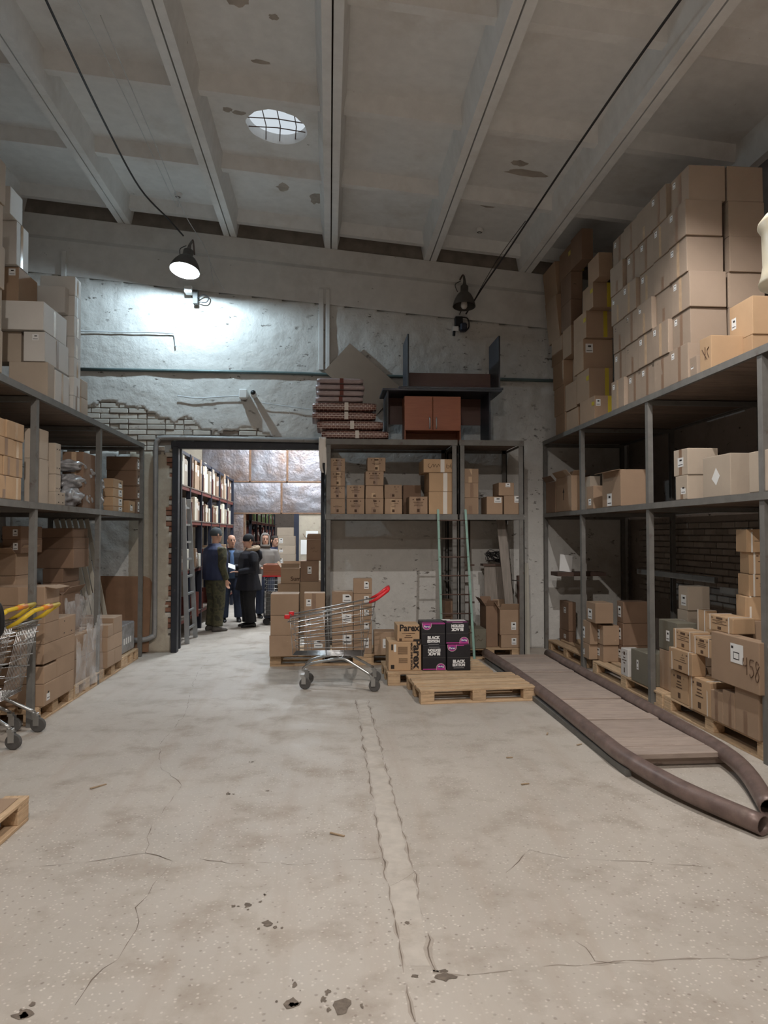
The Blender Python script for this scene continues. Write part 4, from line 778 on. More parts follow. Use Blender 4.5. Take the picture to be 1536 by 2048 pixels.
('carton in second far column of right rack top, first up','irregular cartons at far end of right rack top','k',(3.210,3.333,9.102,9.593,3.081,3.340),'R',{}),
('carton in last column against far wall, right rack top, first up','irregular cartons at far end of right rack top','k',(3.200,3.329,9.595,10.019,3.081,3.354),'R',{}),
('carton in yellow-taped column beside right carton wall, first up','irregular cartons at far end of right rack top','k',(3.200,3.431,8.514,9.018,3.081,3.373),'R',{'ytape': 1, 'stk': [('c', 0.2, 0.7, 0.25, 0.28)]}),
('kraft carton underneath the raised one at right picture edge','loose cartons at near end of right rack top','y',(3.500,3.782,5.718,6.070,3.081,3.347),'R',{}),
('carton in right carton wall, first row above shelf, first column from camera','uniform cartons in tall wall on right rack top','u',(3.190,3.530,6.203,6.549,3.081,3.403),'R',{'tape': 'f', 'stk': [('f', 0.2, 0.8, 0.15, 0.17)]}),
('carton in right carton wall, first row above shelf, second column from camera','uniform cartons in tall wall on right rack top','u',(3.204,3.544,6.555,6.901,3.081,3.403),'R',{'tape': 'f', 'stk': [('f', 0.2, 0.8, 0.15, 0.17)]}),
('carton in right carton wall, first row above shelf, third column from camera','uniform cartons in tall wall on right rack top','u',(3.218,3.558,6.907,7.253,3.081,3.403),'R',{'tape': 'f', 'stk': [('f', 0.2, 0.8, 0.15, 0.17)]}),
('carton in right carton wall, first row above shelf, fourth column from camera','uniform cartons in tall wall on right rack top','u',(3.232,3.572,7.259,7.605,3.081,3.403),'R',{'tape': 'f', 'stk': [('f', 0.2, 0.8, 0.15, 0.17)]}),
('carton in right carton wall, first row above shelf, fifth column from camera','uniform cartons in tall wall on right rack top','u',(3.190,3.530,7.611,7.957,3.081,3.403),'R',{'tape': 'f', 'stk': [('f', 0.2, 0.8, 0.15, 0.17)]}),
('carton in right carton wall, first row above shelf, inner end column','uniform cartons in tall wall on right rack top','u',(3.590,3.930,6.200,6.552,3.081,3.403),'R',{}),
('short stickered carton leaning at foot of right carton wall','loose cartons at near end of right rack top','u',(3.210,3.328,6.078,6.201,3.081,3.256),'R',{'stk': [('f', 0.3, 0.6, 0.35, 0.4)]}),
('low kraft carton with scribbled mark before right carton wall','loose cartons at near end of right rack top','y',(3.210,3.498,5.849,6.030,3.081,3.373),'R',{'hand': 3}),
('carton in tall narrow column by the far wall, second from left top shelf','tall carton column at far end of left rack','h',(-2.790,-2.604,7.577,7.770,3.107,3.303),'L',{'tape': 'f'}),
('pale carton nearest the peeling wall on left top shelf, upper','pale cartons at wall end of left rack','g',(-2.715,-2.600,7.789,8.002,3.130,3.324),'L',{}),
('carton with white sticker, second layer on left rack top','cartons on top of the left rack','h',(-2.812,-2.620,6.869,7.471,3.283,3.562),'L',{'stk': [('c', 0.55, 0.8, 0.3, 0.2)], 'tape': 'f'}),
('carton in column cut by the left picture edge, second above shelf','cartons on top of the left rack','g',(-2.950,-2.582,5.500,5.890,3.284,3.618),'L',{'tape': 'c'}),
('brown carton cut by left edge, second layer, beside the stickered carton','cartons on top of the left rack','g',(-3.220,-2.850,6.907,7.097,3.283,3.568),'L',{'tape': 'c'}),
('carton in tall narrow column by the far wall, third from left top shelf','tall carton column at far end of left rack','h',(-2.797,-2.608,7.589,7.782,3.304,3.502),'L',{'tape': 'f'}),
('kraft stickered carton raised behind the low one, right rack top','loose cartons at near end of right rack top','y',(3.500,3.782,5.709,6.060,3.347,3.671),'R',{'stk': [('f', 0.2, 0.5, 0.2, 0.3)]}),
('carton in second far column of right rack top, second up','irregular cartons at far end of right rack top','k',(3.210,3.334,9.181,9.622,3.354,3.710),'R',{}),
('carton in last column against far wall, right rack top, second up','irregular cartons at far end of right rack top','k',(3.200,3.330,9.624,10.080,3.354,3.741),'R',{}),
('carton in right carton wall, second row above shelf, first column from camera','uniform cartons in tall wall on right rack top','u',(3.232,3.572,6.223,6.569,3.404,3.728),'R',{'tape': 'f', 'stk': [('f', 0.2, 0.8, 0.15, 0.17)]}),
('carton in right carton wall, second row above shelf, second column from camera','uniform cartons in tall wall on right rack top','u',(3.190,3.530,6.575,6.921,3.404,3.728),'R',{'tape': 'f', 'stk': [('f', 0.2, 0.8, 0.15, 0.17)]}),
('carton in right carton wall, second row above shelf, third column from camera','uniform cartons in tall wall on right rack top','u',(3.204,3.544,6.927,7.273,3.404,3.728),'R',{'tape': 'f', 'stk': [('f', 0.2, 0.8, 0.15, 0.17)]}),
('carton in right carton wall, second row above shelf, fourth column from camera','uniform cartons in tall wall on right rack top','u',(3.218,3.558,7.279,7.625,3.404,3.728),'R',{'tape': 'f', 'stk': [('f', 0.2, 0.8, 0.15, 0.17)]}),
('carton in right carton wall, second row above shelf, fifth column from camera','uniform cartons in tall wall on right rack top','u',(3.232,3.572,7.631,7.977,3.404,3.728),'R',{'tape': 'f', 'stk': [('f', 0.2, 0.8, 0.15, 0.17)]}),
('carton in right carton wall, second row above shelf, inner end column','uniform cartons in tall wall on right rack top','u',(3.590,3.930,6.210,6.552,3.404,3.728),'R',{}),
('carton in yellow-taped column beside right carton wall, second up','irregular cartons at far end of right rack top','k',(3.210,3.516,8.716,9.165,3.374,3.760),'R',{'ytape': 1}),
('carton in tall narrow column by the far wall, fourth from left top shelf','tall carton column at far end of left rack','h',(-2.952,-2.612,7.599,7.793,3.502,3.721),'L',{'tape': 'f'}),
('wide carton, third layer on left rack top, lit side taped','cartons on top of the left rack','h',(-3.193,-2.630,6.838,7.432,3.568,3.836),'L',{'tape': 'f'}),
('carton in column cut by the left picture edge, third above shelf','cartons on top of the left rack','g',(-2.950,-2.570,5.500,5.900,3.619,3.953),'L',{'tape': 'c'}),
('carton in second far column of right rack top, third up','irregular cartons at far end of right rack top','k',(3.333,3.458,9.249,9.857,3.742,4.094),'R',{}),
('carton in tall narrow column by the far wall, fifth from left top shelf','tall carton column at far end of left rack','h',(-2.959,-2.616,7.610,7.804,3.722,3.937),'L',{'tape': 'f'}),
('carton in right carton wall, third row above shelf, first column from camera','uniform cartons in tall wall on right rack top','u',(3.218,3.558,6.203,6.549,3.729,4.053),'R',{'tape': 'f', 'stk': [('f', 0.2, 0.8, 0.15, 0.17)]}),
('carton in right carton wall, third row above shelf, second column from camera','uniform cartons in tall wall on right rack top','u',(3.232,3.572,6.555,6.901,3.729,4.053),'R',{'tape': 'f', 'stk': [('f', 0.2, 0.8, 0.15, 0.17)]}),
('carton in right carton wall, third row above shelf, third column from camera','uniform cartons in tall wall on right rack top','u',(3.190,3.530,6.907,7.253,3.729,4.053),'R',{'tape': 'f', 'stk': [('f', 0.2, 0.8, 0.15, 0.17)]}),
('carton in right carton wall, third row above shelf, fourth column from camera','uniform cartons in tall wall on right rack top','u',(3.204,3.544,7.259,7.605,3.729,4.053),'R',{'tape': 'f', 'stk': [('f', 0.2, 0.8, 0.15, 0.17)]}),
('carton in right carton wall, third row above shelf, fifth column from camera','uniform cartons in tall wall on right rack top','u',(3.218,3.558,7.611,7.957,3.729,4.053),'R',{'tape': 'f', 'stk': [('f', 0.2, 0.8, 0.15, 0.17)]}),
('carton in right carton wall, third row above shelf, inner end column','uniform cartons in tall wall on right rack top','u',(3.590,3.930,6.220,6.552,3.729,4.053),'R',{}),
('carton in last column against far wall, right rack top, third up','irregular cartons at far end of right rack top','k',(3.200,3.331,9.662,10.122,3.742,4.091),'R',{}),
('carton in yellow-taped column beside right carton wall, third up','irregular cartons at far end of right rack top','k',(3.200,3.582,8.870,9.247,3.761,4.161),'R',{'stk': [('c', 0.2, 0.7, 0.25, 0.28)]}),
('stickered carton on fourth layer near the left picture edge','cartons on top of the left rack','k',(-3.206,-2.900,6.950,7.389,3.837,4.192),'L',{'stk': [('c', 0.8, 0.85, 0.2, 0.18)]}),
('carton with bright lit end on top of the wide left carton','cartons on top of the left rack','h',(-2.965,-2.680,7.512,7.619,3.937,4.208),'L',{}),
('carton in tall narrow column by the far wall, sixth from left top shelf','tall carton column at far end of left rack','h',(-2.967,-2.620,7.621,7.815,3.937,4.153),'L',{'tape': 'f'}),
('carton in column cut by the left picture edge, fourth above shelf','cartons on top of the left rack','g',(-2.950,-2.582,5.500,5.880,3.954,4.288),'L',{'tape': 'c'}),
('carton in right carton wall, fourth row above shelf, first column from camera','uniform cartons in tall wall on right rack top','u',(3.204,3.544,6.223,6.569,4.053,4.378),'R',{'tape': 'f', 'stk': [('f', 0.2, 0.8, 0.15, 0.17)]}),
('carton in right carton wall, fourth row above shelf, second column from camera','uniform cartons in tall wall on right rack top','u',(3.218,3.558,6.575,6.921,4.053,4.378),'R',{'tape': 'f', 'stk': [('f', 0.2, 0.8, 0.15, 0.17)]}),
('carton in right carton wall, fourth row above shelf, third column from camera','uniform cartons in tall wall on right rack top','u',(3.232,3.572,6.927,7.273,4.053,4.378),'R',{'tape': 'f', 'stk': [('f', 0.2, 0.8, 0.15, 0.17)]}),
('carton in right carton wall, fourth row above shelf, fourth column from camera','uniform cartons in tall wall on right rack top','u',(3.190,3.530,7.279,7.625,4.053,4.378),'R',{'tape': 'f', 'stk': [('f', 0.2, 0.8, 0.15, 0.17)]}),
('carton in right carton wall, fourth row above shelf, fifth column from camera','uniform cartons in tall wall on right rack top','u',(3.204,3.544,7.631,7.977,4.053,4.378),'R',{'tape': 'f', 'stk': [('f', 0.2, 0.8, 0.15, 0.17)]}),
('carton in right carton wall, fourth row above shelf, inner end column','uniform cartons in tall wall on right rack top','u',(3.590,3.930,6.200,6.552,4.053,4.378),'R',{}),
('carton in last column against far wall, right rack top, fourth up','irregular cartons at far end of right rack top','k',(3.200,3.331,9.720,10.171,4.092,4.450),'R',{}),
('carton in second far column of right rack top, fourth up','irregular cartons at far end of right rack top','k',(3.210,3.337,9.362,9.718,4.092,4.486),'R',{}),
('carton in yellow-taped column beside right carton wall, fourth up','irregular cartons at far end of right rack top','k',(3.210,3.560,8.806,9.266,4.161,4.501),'R',{'ytape': 1}),
('carton in tall narrow column by the far wall, seventh from left top shelf','tall carton column at far end of left rack','h',(-2.974,-2.624,7.632,7.827,4.154,4.355),'L',{'tape': 'f'}),
('pale narrow carton near ceiling at left edge, below the upright one','cartons on top of the left rack','h',(-3.142,-2.900,6.891,7.158,4.193,4.603),'L',{'tape': 'f'}),
('carton in column cut by the left picture edge, fifth above shelf','cartons on top of the left rack','g',(-2.950,-2.570,5.500,5.890,4.288,4.623),'L',{'tape': 'c'}),
('carton in right carton wall, fifth row above shelf, first column from camera','uniform cartons in tall wall on right rack top','u',(3.190,3.530,6.203,6.549,4.378,4.703),'R',{'tape': 'f', 'stk': [('f', 0.2, 0.8, 0.15, 0.17)]}),
('carton in right carton wall, fifth row above shelf, second column from camera','uniform cartons in tall wall on right rack top','u',(3.204,3.544,6.555,6.901,4.378,4.703),'R',{'tape': 'f', 'stk': [('f', 0.2, 0.8, 0.15, 0.17)]}),
('carton in right carton wall, fifth row above shelf, third column from camera','uniform cartons in tall wall on right rack top','u',(3.218,3.558,6.907,7.253,4.378,4.703),'R',{'tape': 'f', 'stk': [('f', 0.2, 0.8, 0.15, 0.17)]}),
('carton in right carton wall, fifth row above shelf, fourth column from camera','uniform cartons in tall wall on right rack top','u',(3.232,3.572,7.259,7.605,4.378,4.703),'R',{'tape': 'f', 'stk': [('f', 0.2, 0.8, 0.15, 0.17)]}),
('carton in right carton wall, fifth row above shelf, fifth column from camera','uniform cartons in tall wall on right rack top','u',(3.190,3.530,7.611,7.957,4.378,4.703),'R',{'tape': 'f', 'stk': [('f', 0.2, 0.8, 0.15, 0.17)]}),
('carton in right carton wall, fifth row above shelf, inner end column','uniform cartons in tall wall on right rack top','u',(3.590,3.930,6.210,6.552,4.378,4.703),'R',{}),
('carton in yellow-taped column beside right carton wall, fifth up','irregular cartons at far end of right rack top','k',(3.250,3.506,8.664,9.030,4.501,4.816),'R',{'ytape': 1}),
('carton in teetering upper pile near far ceiling rib, first up','irregular cartons at far end of right rack top','d',(3.220,3.379,9.401,9.804,4.487,4.844),'R',{'drop': 1}),
('pale upright carton near ceiling at left edge, upper of two','cartons on top of the left rack','h',(-3.162,-2.900,6.734,7.010,4.604,4.856),'L',{}),
('tilted carton leaning over far end of right rack, lower','irregular cartons at far end of right rack top','k',(3.200,3.355,9.806,10.319,4.451,5.053),'R',{'lean': -0.09}),
('carton in right carton wall, sixth row above shelf, first column from camera','uniform cartons in tall wall on right rack top','u',(3.232,3.572,6.223,6.569,4.704,5.028),'R',{'tape': 'f', 'stk': [('f', 0.2, 0.8, 0.15, 0.17)]}),
('carton in right carton wall, sixth row above shelf, second column from camera','uniform cartons in tall wall on right rack top','u',(3.190,3.530,6.575,6.921,4.704,5.028),'R',{'tape': 'f', 'stk': [('f', 0.2, 0.8, 0.15, 0.17)]}),
('carton in right carton wall, sixth row above shelf, third column from camera','uniform cartons in tall wall on right rack top','u',(3.204,3.544,6.927,7.273,4.704,5.028),'R',{'tape': 'f', 'stk': [('f', 0.2, 0.8, 0.15, 0.17)]}),
('carton in right carton wall, sixth row above shelf, fourth column from camera','uniform cartons in tall wall on right rack top','u',(3.218,3.558,7.279,7.625,4.704,5.028),'R',{'tape': 'f', 'stk': [('f', 0.2, 0.8, 0.15, 0.17)]}),
('carton in right carton wall, sixth row above shelf, fifth column from camera','uniform cartons in tall wall on right rack top','u',(3.232,3.572,7.631,7.977,4.704,5.028),'R',{'tape': 'f', 'stk': [('f', 0.2, 0.8, 0.15, 0.17)]}),
('carton in right carton wall, sixth row above shelf, inner end column','uniform cartons in tall wall on right rack top','u',(3.590,3.930,6.220,6.552,4.704,5.028),'R',{}),
('carton in yellow-taped column beside right carton wall, sixth up','irregular cartons at far end of right rack top','k',(3.260,3.434,8.476,8.858,4.816,5.115),'R',{}),
('carton in teetering upper pile near far ceiling rib, second up','irregular cartons at far end of right rack top','d',(3.220,3.380,9.392,9.804,4.844,5.218),'R',{'drop': 1, 'stk': [('c', 0.35, 0.6, 0.3, 0.25)]}),
('tilted carton leaning over far end of right rack, upper','irregular cartons at far end of right rack top','k',(3.200,3.357,9.898,10.444,5.053,5.547),'R',{'lean': -0.09}),
('carton in teetering upper pile near far ceiling rib, third up','irregular cartons at far end of right rack top','d',(3.220,3.380,9.383,9.864,5.219,5.593),'R',{'drop': 1, 'stk': [('c', 0.35, 0.6, 0.3, 0.25)], 'ytape': 1}),
('carton in teetering upper pile near far ceiling rib, fourth up','irregular cartons at far end of right rack top','d',(3.220,3.373,8.970,9.381,5.219,5.620),'R',{'drop': 1}),
('carton on floor under the stickered one behind teal ladder','cartons on pallet at right of centre rack','k',(1.615,1.797,10.055,10.450,0.001,0.355),'C',{}),
('brown carton under the rear olive box on right pallet','white and olive boxes on right pallet','k',(3.330,3.522,6.748,7.138,0.147,0.540),'R',{}),
('brown carton under the narrow labelled cartons, back of right bay, lower','white and olive boxes on right pallet','k',(3.530,3.762,6.949,7.144,0.147,0.437),'R',{}),
('brown carton under the narrow labelled cartons, back of right bay, upper','white and olive boxes on right pallet','k',(3.540,3.762,6.949,7.144,0.438,0.728),'R',{}),
('carton under the upright strapped one, near-right pallet, lower','strapped cartons at near end under right rack','k',(3.480,3.589,6.500,6.658,0.147,0.459),'R',{}),
('carton under the upright strapped one, near-right pallet, upper','strapped cartons at near end under right rack','k',(3.490,3.589,6.500,6.658,0.460,0.772),'R',{}),
('plain carton at the foot of the tall near-right pile, lower','strapped cartons at near end under right rack','k',(3.400,3.690,5.625,5.890,0.431,0.710),'R',{}),
('plain carton at the foot of the tall near-right pile, upper','strapped cartons at near end under right rack','k',(3.410,3.690,5.625,5.890,0.711,0.990),'R',{}),
]

# ================================================================= CARTONS
STY = {'k': 'kraft', 'g': 'pale', 'h': 'painted_lit', 'd': 'dark', 'y': 'warm', 'u': 'uni', 'o': 'olive', 'w': 'white_board', 'b': 'black_board'}
def face_frame(face, side, w, d, h):
    """centre, right, up, outward axis and width of a carton face in the carton's own frame"""
    if face == 'c': return Vector((0, -d / 2, h / 2)), Vector((1, 0, 0)), Vector((0, 0, 1)), Vector((0, -1, 0)), w
    if face == 't': return Vector((0, 0, h)), Vector((1, 0, 0)), Vector((0, 1, 0)), Vector((0, 0, 1)), w
    if side == 'R': return Vector((-w / 2, 0, h / 2)), Vector((0, -1, 0)), Vector((0, 0, 1)), Vector((-1, 0, 0)), d
    return Vector((w / 2, 0, h / 2)), Vector((0, 1, 0)), Vector((0, 0, 1)), Vector((1, 0, 0)), d
def patch(m, fr, u0, u1, v0, v1, h, e, mi=0, t=.0012):
    """thin raised rectangle on a face; u,v in metres from the face centre"""
    c, R, U, O, w = fr
    a = [c + R * u + U * v + O * k for k in (e, e + t) for u, v in ((u0, v0), (u1, v0), (u1, v1), (u0, v1))]
    m.add(a, [(3, 2, 1, 0), (4, 5, 6, 7), (0, 1, 5, 4), (1, 2, 6, 5), (2, 3, 7, 6), (3, 0, 4, 7)], mi)
def text_mesh(s, size, mt, bold=0.0, align='CENTER'):
    cu = bpy.data.curves.new('lettering', 'FONT'); cu.body = s; cu.size = size; cu.align_x = align; cu.align_y = 'CENTER'; cu.offset = bold; cu.resolution_u = 3; cu.extrude = .0006
    o = bpy.data.objects.new('lettering', cu); COL.objects.link(o); bpy.context.view_layer.update()
    me = bpy.data.meshes.new_from_object(o.evaluated_get(bpy.context.evaluated_depsgraph_get())); bpy.data.objects.remove(o)
    me.materials.clear(); me.materials.append(K[mt]); return me
def put_text(par, fr, s, size, mt, u, v, ang=0, bold=0, e=.0022, sx=1.0, sy=1.0):
    c, R, U, O, w = fr; o = link('lettering', text_mesh(s, size, mt, bold), par)
    M = Matrix((R, U, O)).transposed().to_4x4(); M.translation = c + R * u + U * v + O * e
    o.matrix_local = M @ Matrix.Rotation(ang, 4, 'Z') @ Matrix.Diagonal((sx, sy, 1, 1)); return o
def scribble(par, fr, pts, mt='ink', r=.003):
    c, R, U, O, w = fr
    return MB().tube(smooth_pts([c + R * u + U * v + O * .0022 for u, v in pts], 4), r, 5, flat=1).build('handwriting', K[mt], par)
def flap(par, fr_edge_a, fr_edge_b, out, up, length, ang, mt):
    a, b = Vector(fr_edge_a), Vector(fr_edge_b); d = (Vector(out) * math.sin(ang) + Vector(up) * math.cos(ang)) * length; n = (b - a).normalized().cross(d.normalized()) * .002
    ed = (b - a) * .02
    MB().add([a + ed - n, b - ed - n, b - ed * 2 + d - n, a + ed * 2 + d - n, a + ed + n, b - ed + n, b - ed * 2 + d + n, a + ed * 2 + d + n], [(3, 2, 1, 0), (4, 5, 6, 7), (0, 1, 5, 4), (1, 2, 6, 5), (2, 3, 7, 6), (3, 0, 4, 7)]).build('flap', K[mt], par)
def body_mesh(w, d, h, mt, seed, mats2=None):
    """closed carton: softly crushed edges, slightly bulged walls, two top flaps meeting at a seam"""
    bm = bmesh.new(); bmesh.ops.create_cube(bm, size=1); rr = random.Random(seed)
    for v in bm.verts:
        v.co = Vector((v.co.x * w, v.co.y * d, (v.co.z + .5) * h))
        if v.co.z > h / 2: v.co.x += rr.uniform(-.003, .003); v.co.y += rr.uniform(-.003, .003); v.co.z -= rr.uniform(0, .003)
    bmesh.ops.bevel(bm, geom=bm.edges[:], offset=min(.006, .1 * min(w, d, h)), segments=2, affect='EDGES', profile=.6)
    me = bpy.data.meshes.new('carton'); bm.to_mesh(me); bm.free(); me.materials.append(K[mt]); return me
def sticker(par, fr, h, u, v, sw, sh, seed):
    w = fr[4]; cx, cy = (u - .5) * w, (v - .5) * h; a, b = sw * w / 2, sh * h / 2
    a = min(max(a, .022), .075); b = min(max(b, .025), .075)
    cx = max(-w / 2 + a + .006, min(w / 2 - a - .006, cx)); cy = max(-h / 2 + b + .006, min(h / 2 - b - .006, cy))
    m = MB(); patch(m, fr, cx - a, cx + a, cy - b, cy + b, h, .0006, 0, .0006)
    patch(m, fr, cx - a * .35, cx + a * .5, cy + b * .25, cy + b * .62, h, .0012, 1, .0004)
    patch(m, fr, cx - a * .75, cx + a * .75, cy - b * .62, cy - b * .48, h, .0012, 1, .0004)
    m.build('sticker', [K['paper'], K['ink']], par)
def print_lines(par, fr, w, h, seed, mt='brown_ink'):
    rr = random.Random(seed); m = MB(); v = h * .34
    patch(m, fr, -.12 * w, .12 * w, v - .07 * h, v + .05 * h, h, .0006, 0, .0004); v -= .16 * h
    while v > -h * .1:
        L = w * rr.uniform(.1, .3); patch(m, fr, -L, L, v - .02 * h, v + .012 * h, h, .0006, 0, .0004); v -= .1 * h
    patch(m, fr, -.07 * w, .07 * w, -h * .38, -h * .2, h, .0006, 0, .0004)
    for k in (-1, 1): patch(m, fr, k * .28 * w - .03 * w, k * .28 * w + .03 * w, h * .3, h * .36, h, .0006, 0, .0004)
    m.build('print', K[mt], par)['kind'] = 'stuff'
def carton(label, group, st, b, side, o, idx):
    x0, x1, y0, y1, z0, z1 = b; w, d, h = x1 - x0, y1 - y0, z1 - z0; mt = STY[st]
    root = link('carton', body_mesh(w, d, h, mt, idx), None, ((x0 + x1) / 2, (y0 + y1) / 2, z0))
    tag(root, label, 'box', group)
    rr = random.Random(idx)
    yaw = o.get('rot', 0) or (rr.uniform(-.012, .012) if st != 'b' else 0)
    root.rotation_euler = (0, o.get('lean', 0), yaw)
    F = lambda f: face_frame(f, side, w, d, h)
    main = 'c' if side == 'C' else 'f'
    # top closing seam, seen on cartons below eye level
    if z1 < 1.75 and not o.get('open') and not o.get('blk'):
        m = MB(); fr = F('t'); patch(m, fr, -w / 2 + .01, w / 2 - .01, -.002, .002, h, .0002, 0, .0004); m.build('flap_seam', K['brown_ink'], root)
    if o.get('tape'):
        fr = F(o['tape']); m = MB(); tw = min(.026, fr[4] * .12); off = rr.uniform(-.02, .02)
        patch(m, fr, -tw + off, tw + off, -h / 2 + .004, h / 2 - .004, h, .0004, 0, .0006); m.build('tape', K['clear_tape' if rr.random() < .35 else 'tape'], root)
    if o.get('ytape'):
        fr = F('c'); m = MB(); patch(m, fr, .05, .1, -h / 2 + .005, h / 2 - .005, h, .0006); m.build('tape', K['yellow_tape'], root)['label'] = 'yellow tape strip'
        fr = F('f'); m = MB(); c = fr[4] / 2; patch(m, fr, c - .09, c - .005, .1 * h, .25 * h, h, .0006); m.build('tape', K['yellow_tape'], root)
    for k, q in enumerate(o.get('stk', [])): sticker(root, F(q[0]), h, *q[1:], idx)
    if o.get('stp'):
        fr = F('f'); m = MB()
        for u in (-.2, .25):
            for v in (-.3, .3): patch(m, fr, u * fr[4] - .012, u * fr[4] + .012, v * h - .004, v * h + .004, h, .0005)
        m.build('staples', K['ink'], root)['kind'] = 'stuff'
    if o.get('prt'):
        f = o['prt'] if o['prt'] in ('c', 'f') else main; fr = F(f); print_lines(root, fr, fr[4], h, idx)
    if o.get('strap'):
        f = o['strap'] if o['strap'] in ('c', 'f') else 'f'
        for k in (-.36, .36):
            m = MB(); fr = F(f); u = k * fr[4]
            patch(m, fr, u - .007, u + .007, -h / 2 - .001, h / 2 + .001, h, .0006, 0, .001)
            ft = F('t')
            if f == 'f': s_ = -u if side == 'R' else u; patch(m, ft, -w / 2, w / 2, s_ - .007, s_ + .007, h, .0006, 0, .001)
            else: patch(m, ft, u - .007, u + .007, -d / 2, d / 2, h, .0006, 0, .001)
            m.build('strap', K['strap'], root)
    if o.get('ptape'):
        fr = F('c'); m = MB(); patch(m, fr, .02, .075, -h / 2 + .003, h / 2 - .003, h, .0005, 0); v = -h / 2 + .03
        while v < h / 2 - .03: patch(m, fr, .034 + rr.uniform(0, .01), .06, v, v + .014, h, .0012, 1, .0004); v += .03
        m.build('tape', [K['strap'], K['magenta']], root)['label'] = 'printed packing tape'
    if o.get('hand') == 1:
        fr = F('c'); scribble(root, fr, [(-.13, .03), (-.15, 0), (-.12, -.03), (-.1, .0), (-.08, .02), (-.07, -.02), (-.05, .02), (-.03, -.02), (-.01, .02), (.01, -.01)], 'brown_ink'); scribble(root, fr, [(.11, .03), (.1, -.02), (.13, -.03), (.14, 0), (.11, 0)], 'brown_ink')
        scribble(root, fr, [(.17, .03), (.15, 0), (.17, -.03), (.19, -.01), (.16, 0)], 'brown_ink')
    if o.get('hand') == 2:
        fr = F('c'); scribble(root, fr, [(-.05, .01), (-.04, .04), (-.02, .02), (0, .05), (.02, .02)], 'brown_ink', .002); scribble(root, fr, [(-.02, -.03), (.01, -.01), (.04, -.03), (.06, .0)], 'brown_ink', .002)
    if o.get('hand') == 3:
        fr = F('f'); scribble(root, fr, [(0, .06), (0, -.05)], 'brown_ink'); scribble(root, fr, [(-.05, .05), (.03, -.05)], 'brown_ink'); scribble(root, fr, [(.06, .05), (.03, .02), (.06, -.04)], 'brown_ink')
    if o.get('som'):
        put_text(root, F('c'), 'Sum', .1, 'brown_ink', .09, -.05, 0, .002)
    if o.get('arrow'):
        fr = F('f'); c, R, U, O, fw = fr; m = MB(); patch(m, fr, -.012, .012, -.08, .03, h, .0006)
        m.add([c + R * u + U * v + O * .0016 for u, v in ((-.04, .02), (.04, .02), (0, .09))], [(0, 1, 2)]); m.build('printed_arrow', K['ink'], root)
    if o.get('dia') == 1:
        fr = F('f'); c, R, U, O, fw = fr; MB().add([c + R * u + U * v + O * .0015 for u, v in ((-.07, -.02), (.0, -.08), (.06, 0), (0, .07))], [(0, 1, 2, 3)]).build('sticker', K['paper'], root)
    if o.get('dia') == 2:
        fr = F('f'); c, R, U, O, fw = fr
        MB().add([c + R * (u - .08) + U * (v + .06) + O * .0015 for u, v in ((-.07, .03), (-.03, .05), (.0, .09), (.03, .05), (.07, .06), (.06, -.03), (-.02, -.06))], [tuple(range(7))]).build('patch', K['strap'], root)
        m = MB(); patch(m, fr, -.2, .1, -.12, -.06, h, .0006); m.build('sticker', K['strap'], root)
    if o.get('sheet'):
        fr = F('f'); fw = fr[4]; m = MB(); patch(m, fr, -.06 * fw, .2 * fw, -.02 * h, .36 * h, h, .0006, 0); patch(m, fr, 0, .12 * fw, .05 * h, .2 * h, h, .0018, 1, .0003)
        patch(m, fr, .012 * fw, .108 * fw, .07 * h, .18 * h, h, .0021, 0, .0003); patch(m, fr, -.045 * fw, .0, .26 * h, .31 * h, h, .0018, 1, .0003); m.build('shipping_sheet', [K['paper'], K['ink']], root)
        for st_ in ([(-.05, .1), (-.055, .05), (-.02, .045), (.0, .06)], [(.0, .11), (.0, -.02)], [(.1, .1), (.05, .1), (.045, .055), (.08, .05), (.095, .0), (.06, -.03), (.04, -.01)], [(.17, .08), (.14, .1), (.13, .06), (.17, .0), (.15, -.05), (.12, -.02), (.15, .03), (.18, .07)]): scribble(root, fr, [(.27 * fw + u * .9, -.13 * h + v) for u, v in st_], 'brown_ink', .003)
    if o.get('parex') == 1:
        fr = F('c'); put_text(root, fr, 'Parex', .098, 'ink', .01, .055, 0, .003, sy=1.05); print_b = MB()
        for v, L in ((-.005, .075), (-.03, .03), (-.052, .045)): patch(print_b, fr, -L, L, v - .005, v + .005, h, .0006, 0, .0004)
        patch(print_b, fr, -.105, -.075, -.09, -.06, h, .0006, 0, .0004); patch(print_b, fr, .07, .11, -.088, -.074, h, .0006, 0, .0004); print_b.build('print', K['brown_ink'], root)['kind'] = 'stuff'
    if o.get('parex') == 2:
        fr = F('c'); put_text(root, fr, 'Parex', .125, 'ink', .135, .03, -PI / 2, .004, sx=1.15, sy=.95); put_text(root, fr, 'MAGIC SHINE SPONGE', .030, 'ink', .075, .0, -PI / 2, .001)
        m = MB(); patch(m, fr, -.155, -.135, .07, .135, h, .0006, 0, .0004); patch(m, fr, -.16, -.12, -.14, -.095, h, .0006, 0, .0004); m.build('print', K['ink'], root)['kind'] = 'stuff'
        m = MB(); patch(m, fr, -.125, -.1, .05, .135, h, .0006, 0, .0004); m.build('sticker', K['paper'], root); m = MB()
        for k in range(8): patch(m, fr, -.08, .03, .1 - k * .011, .105 - k * .011, h, .0006, 0, .0003)
        for k in range(5): patch(m, fr, -.07, .03, -.03 - k * .011, -.025 - k * .011, h, .0006, 0, .0003)
        m.build('print', K['brown_ink'], root)['kind'] = 'stuff'
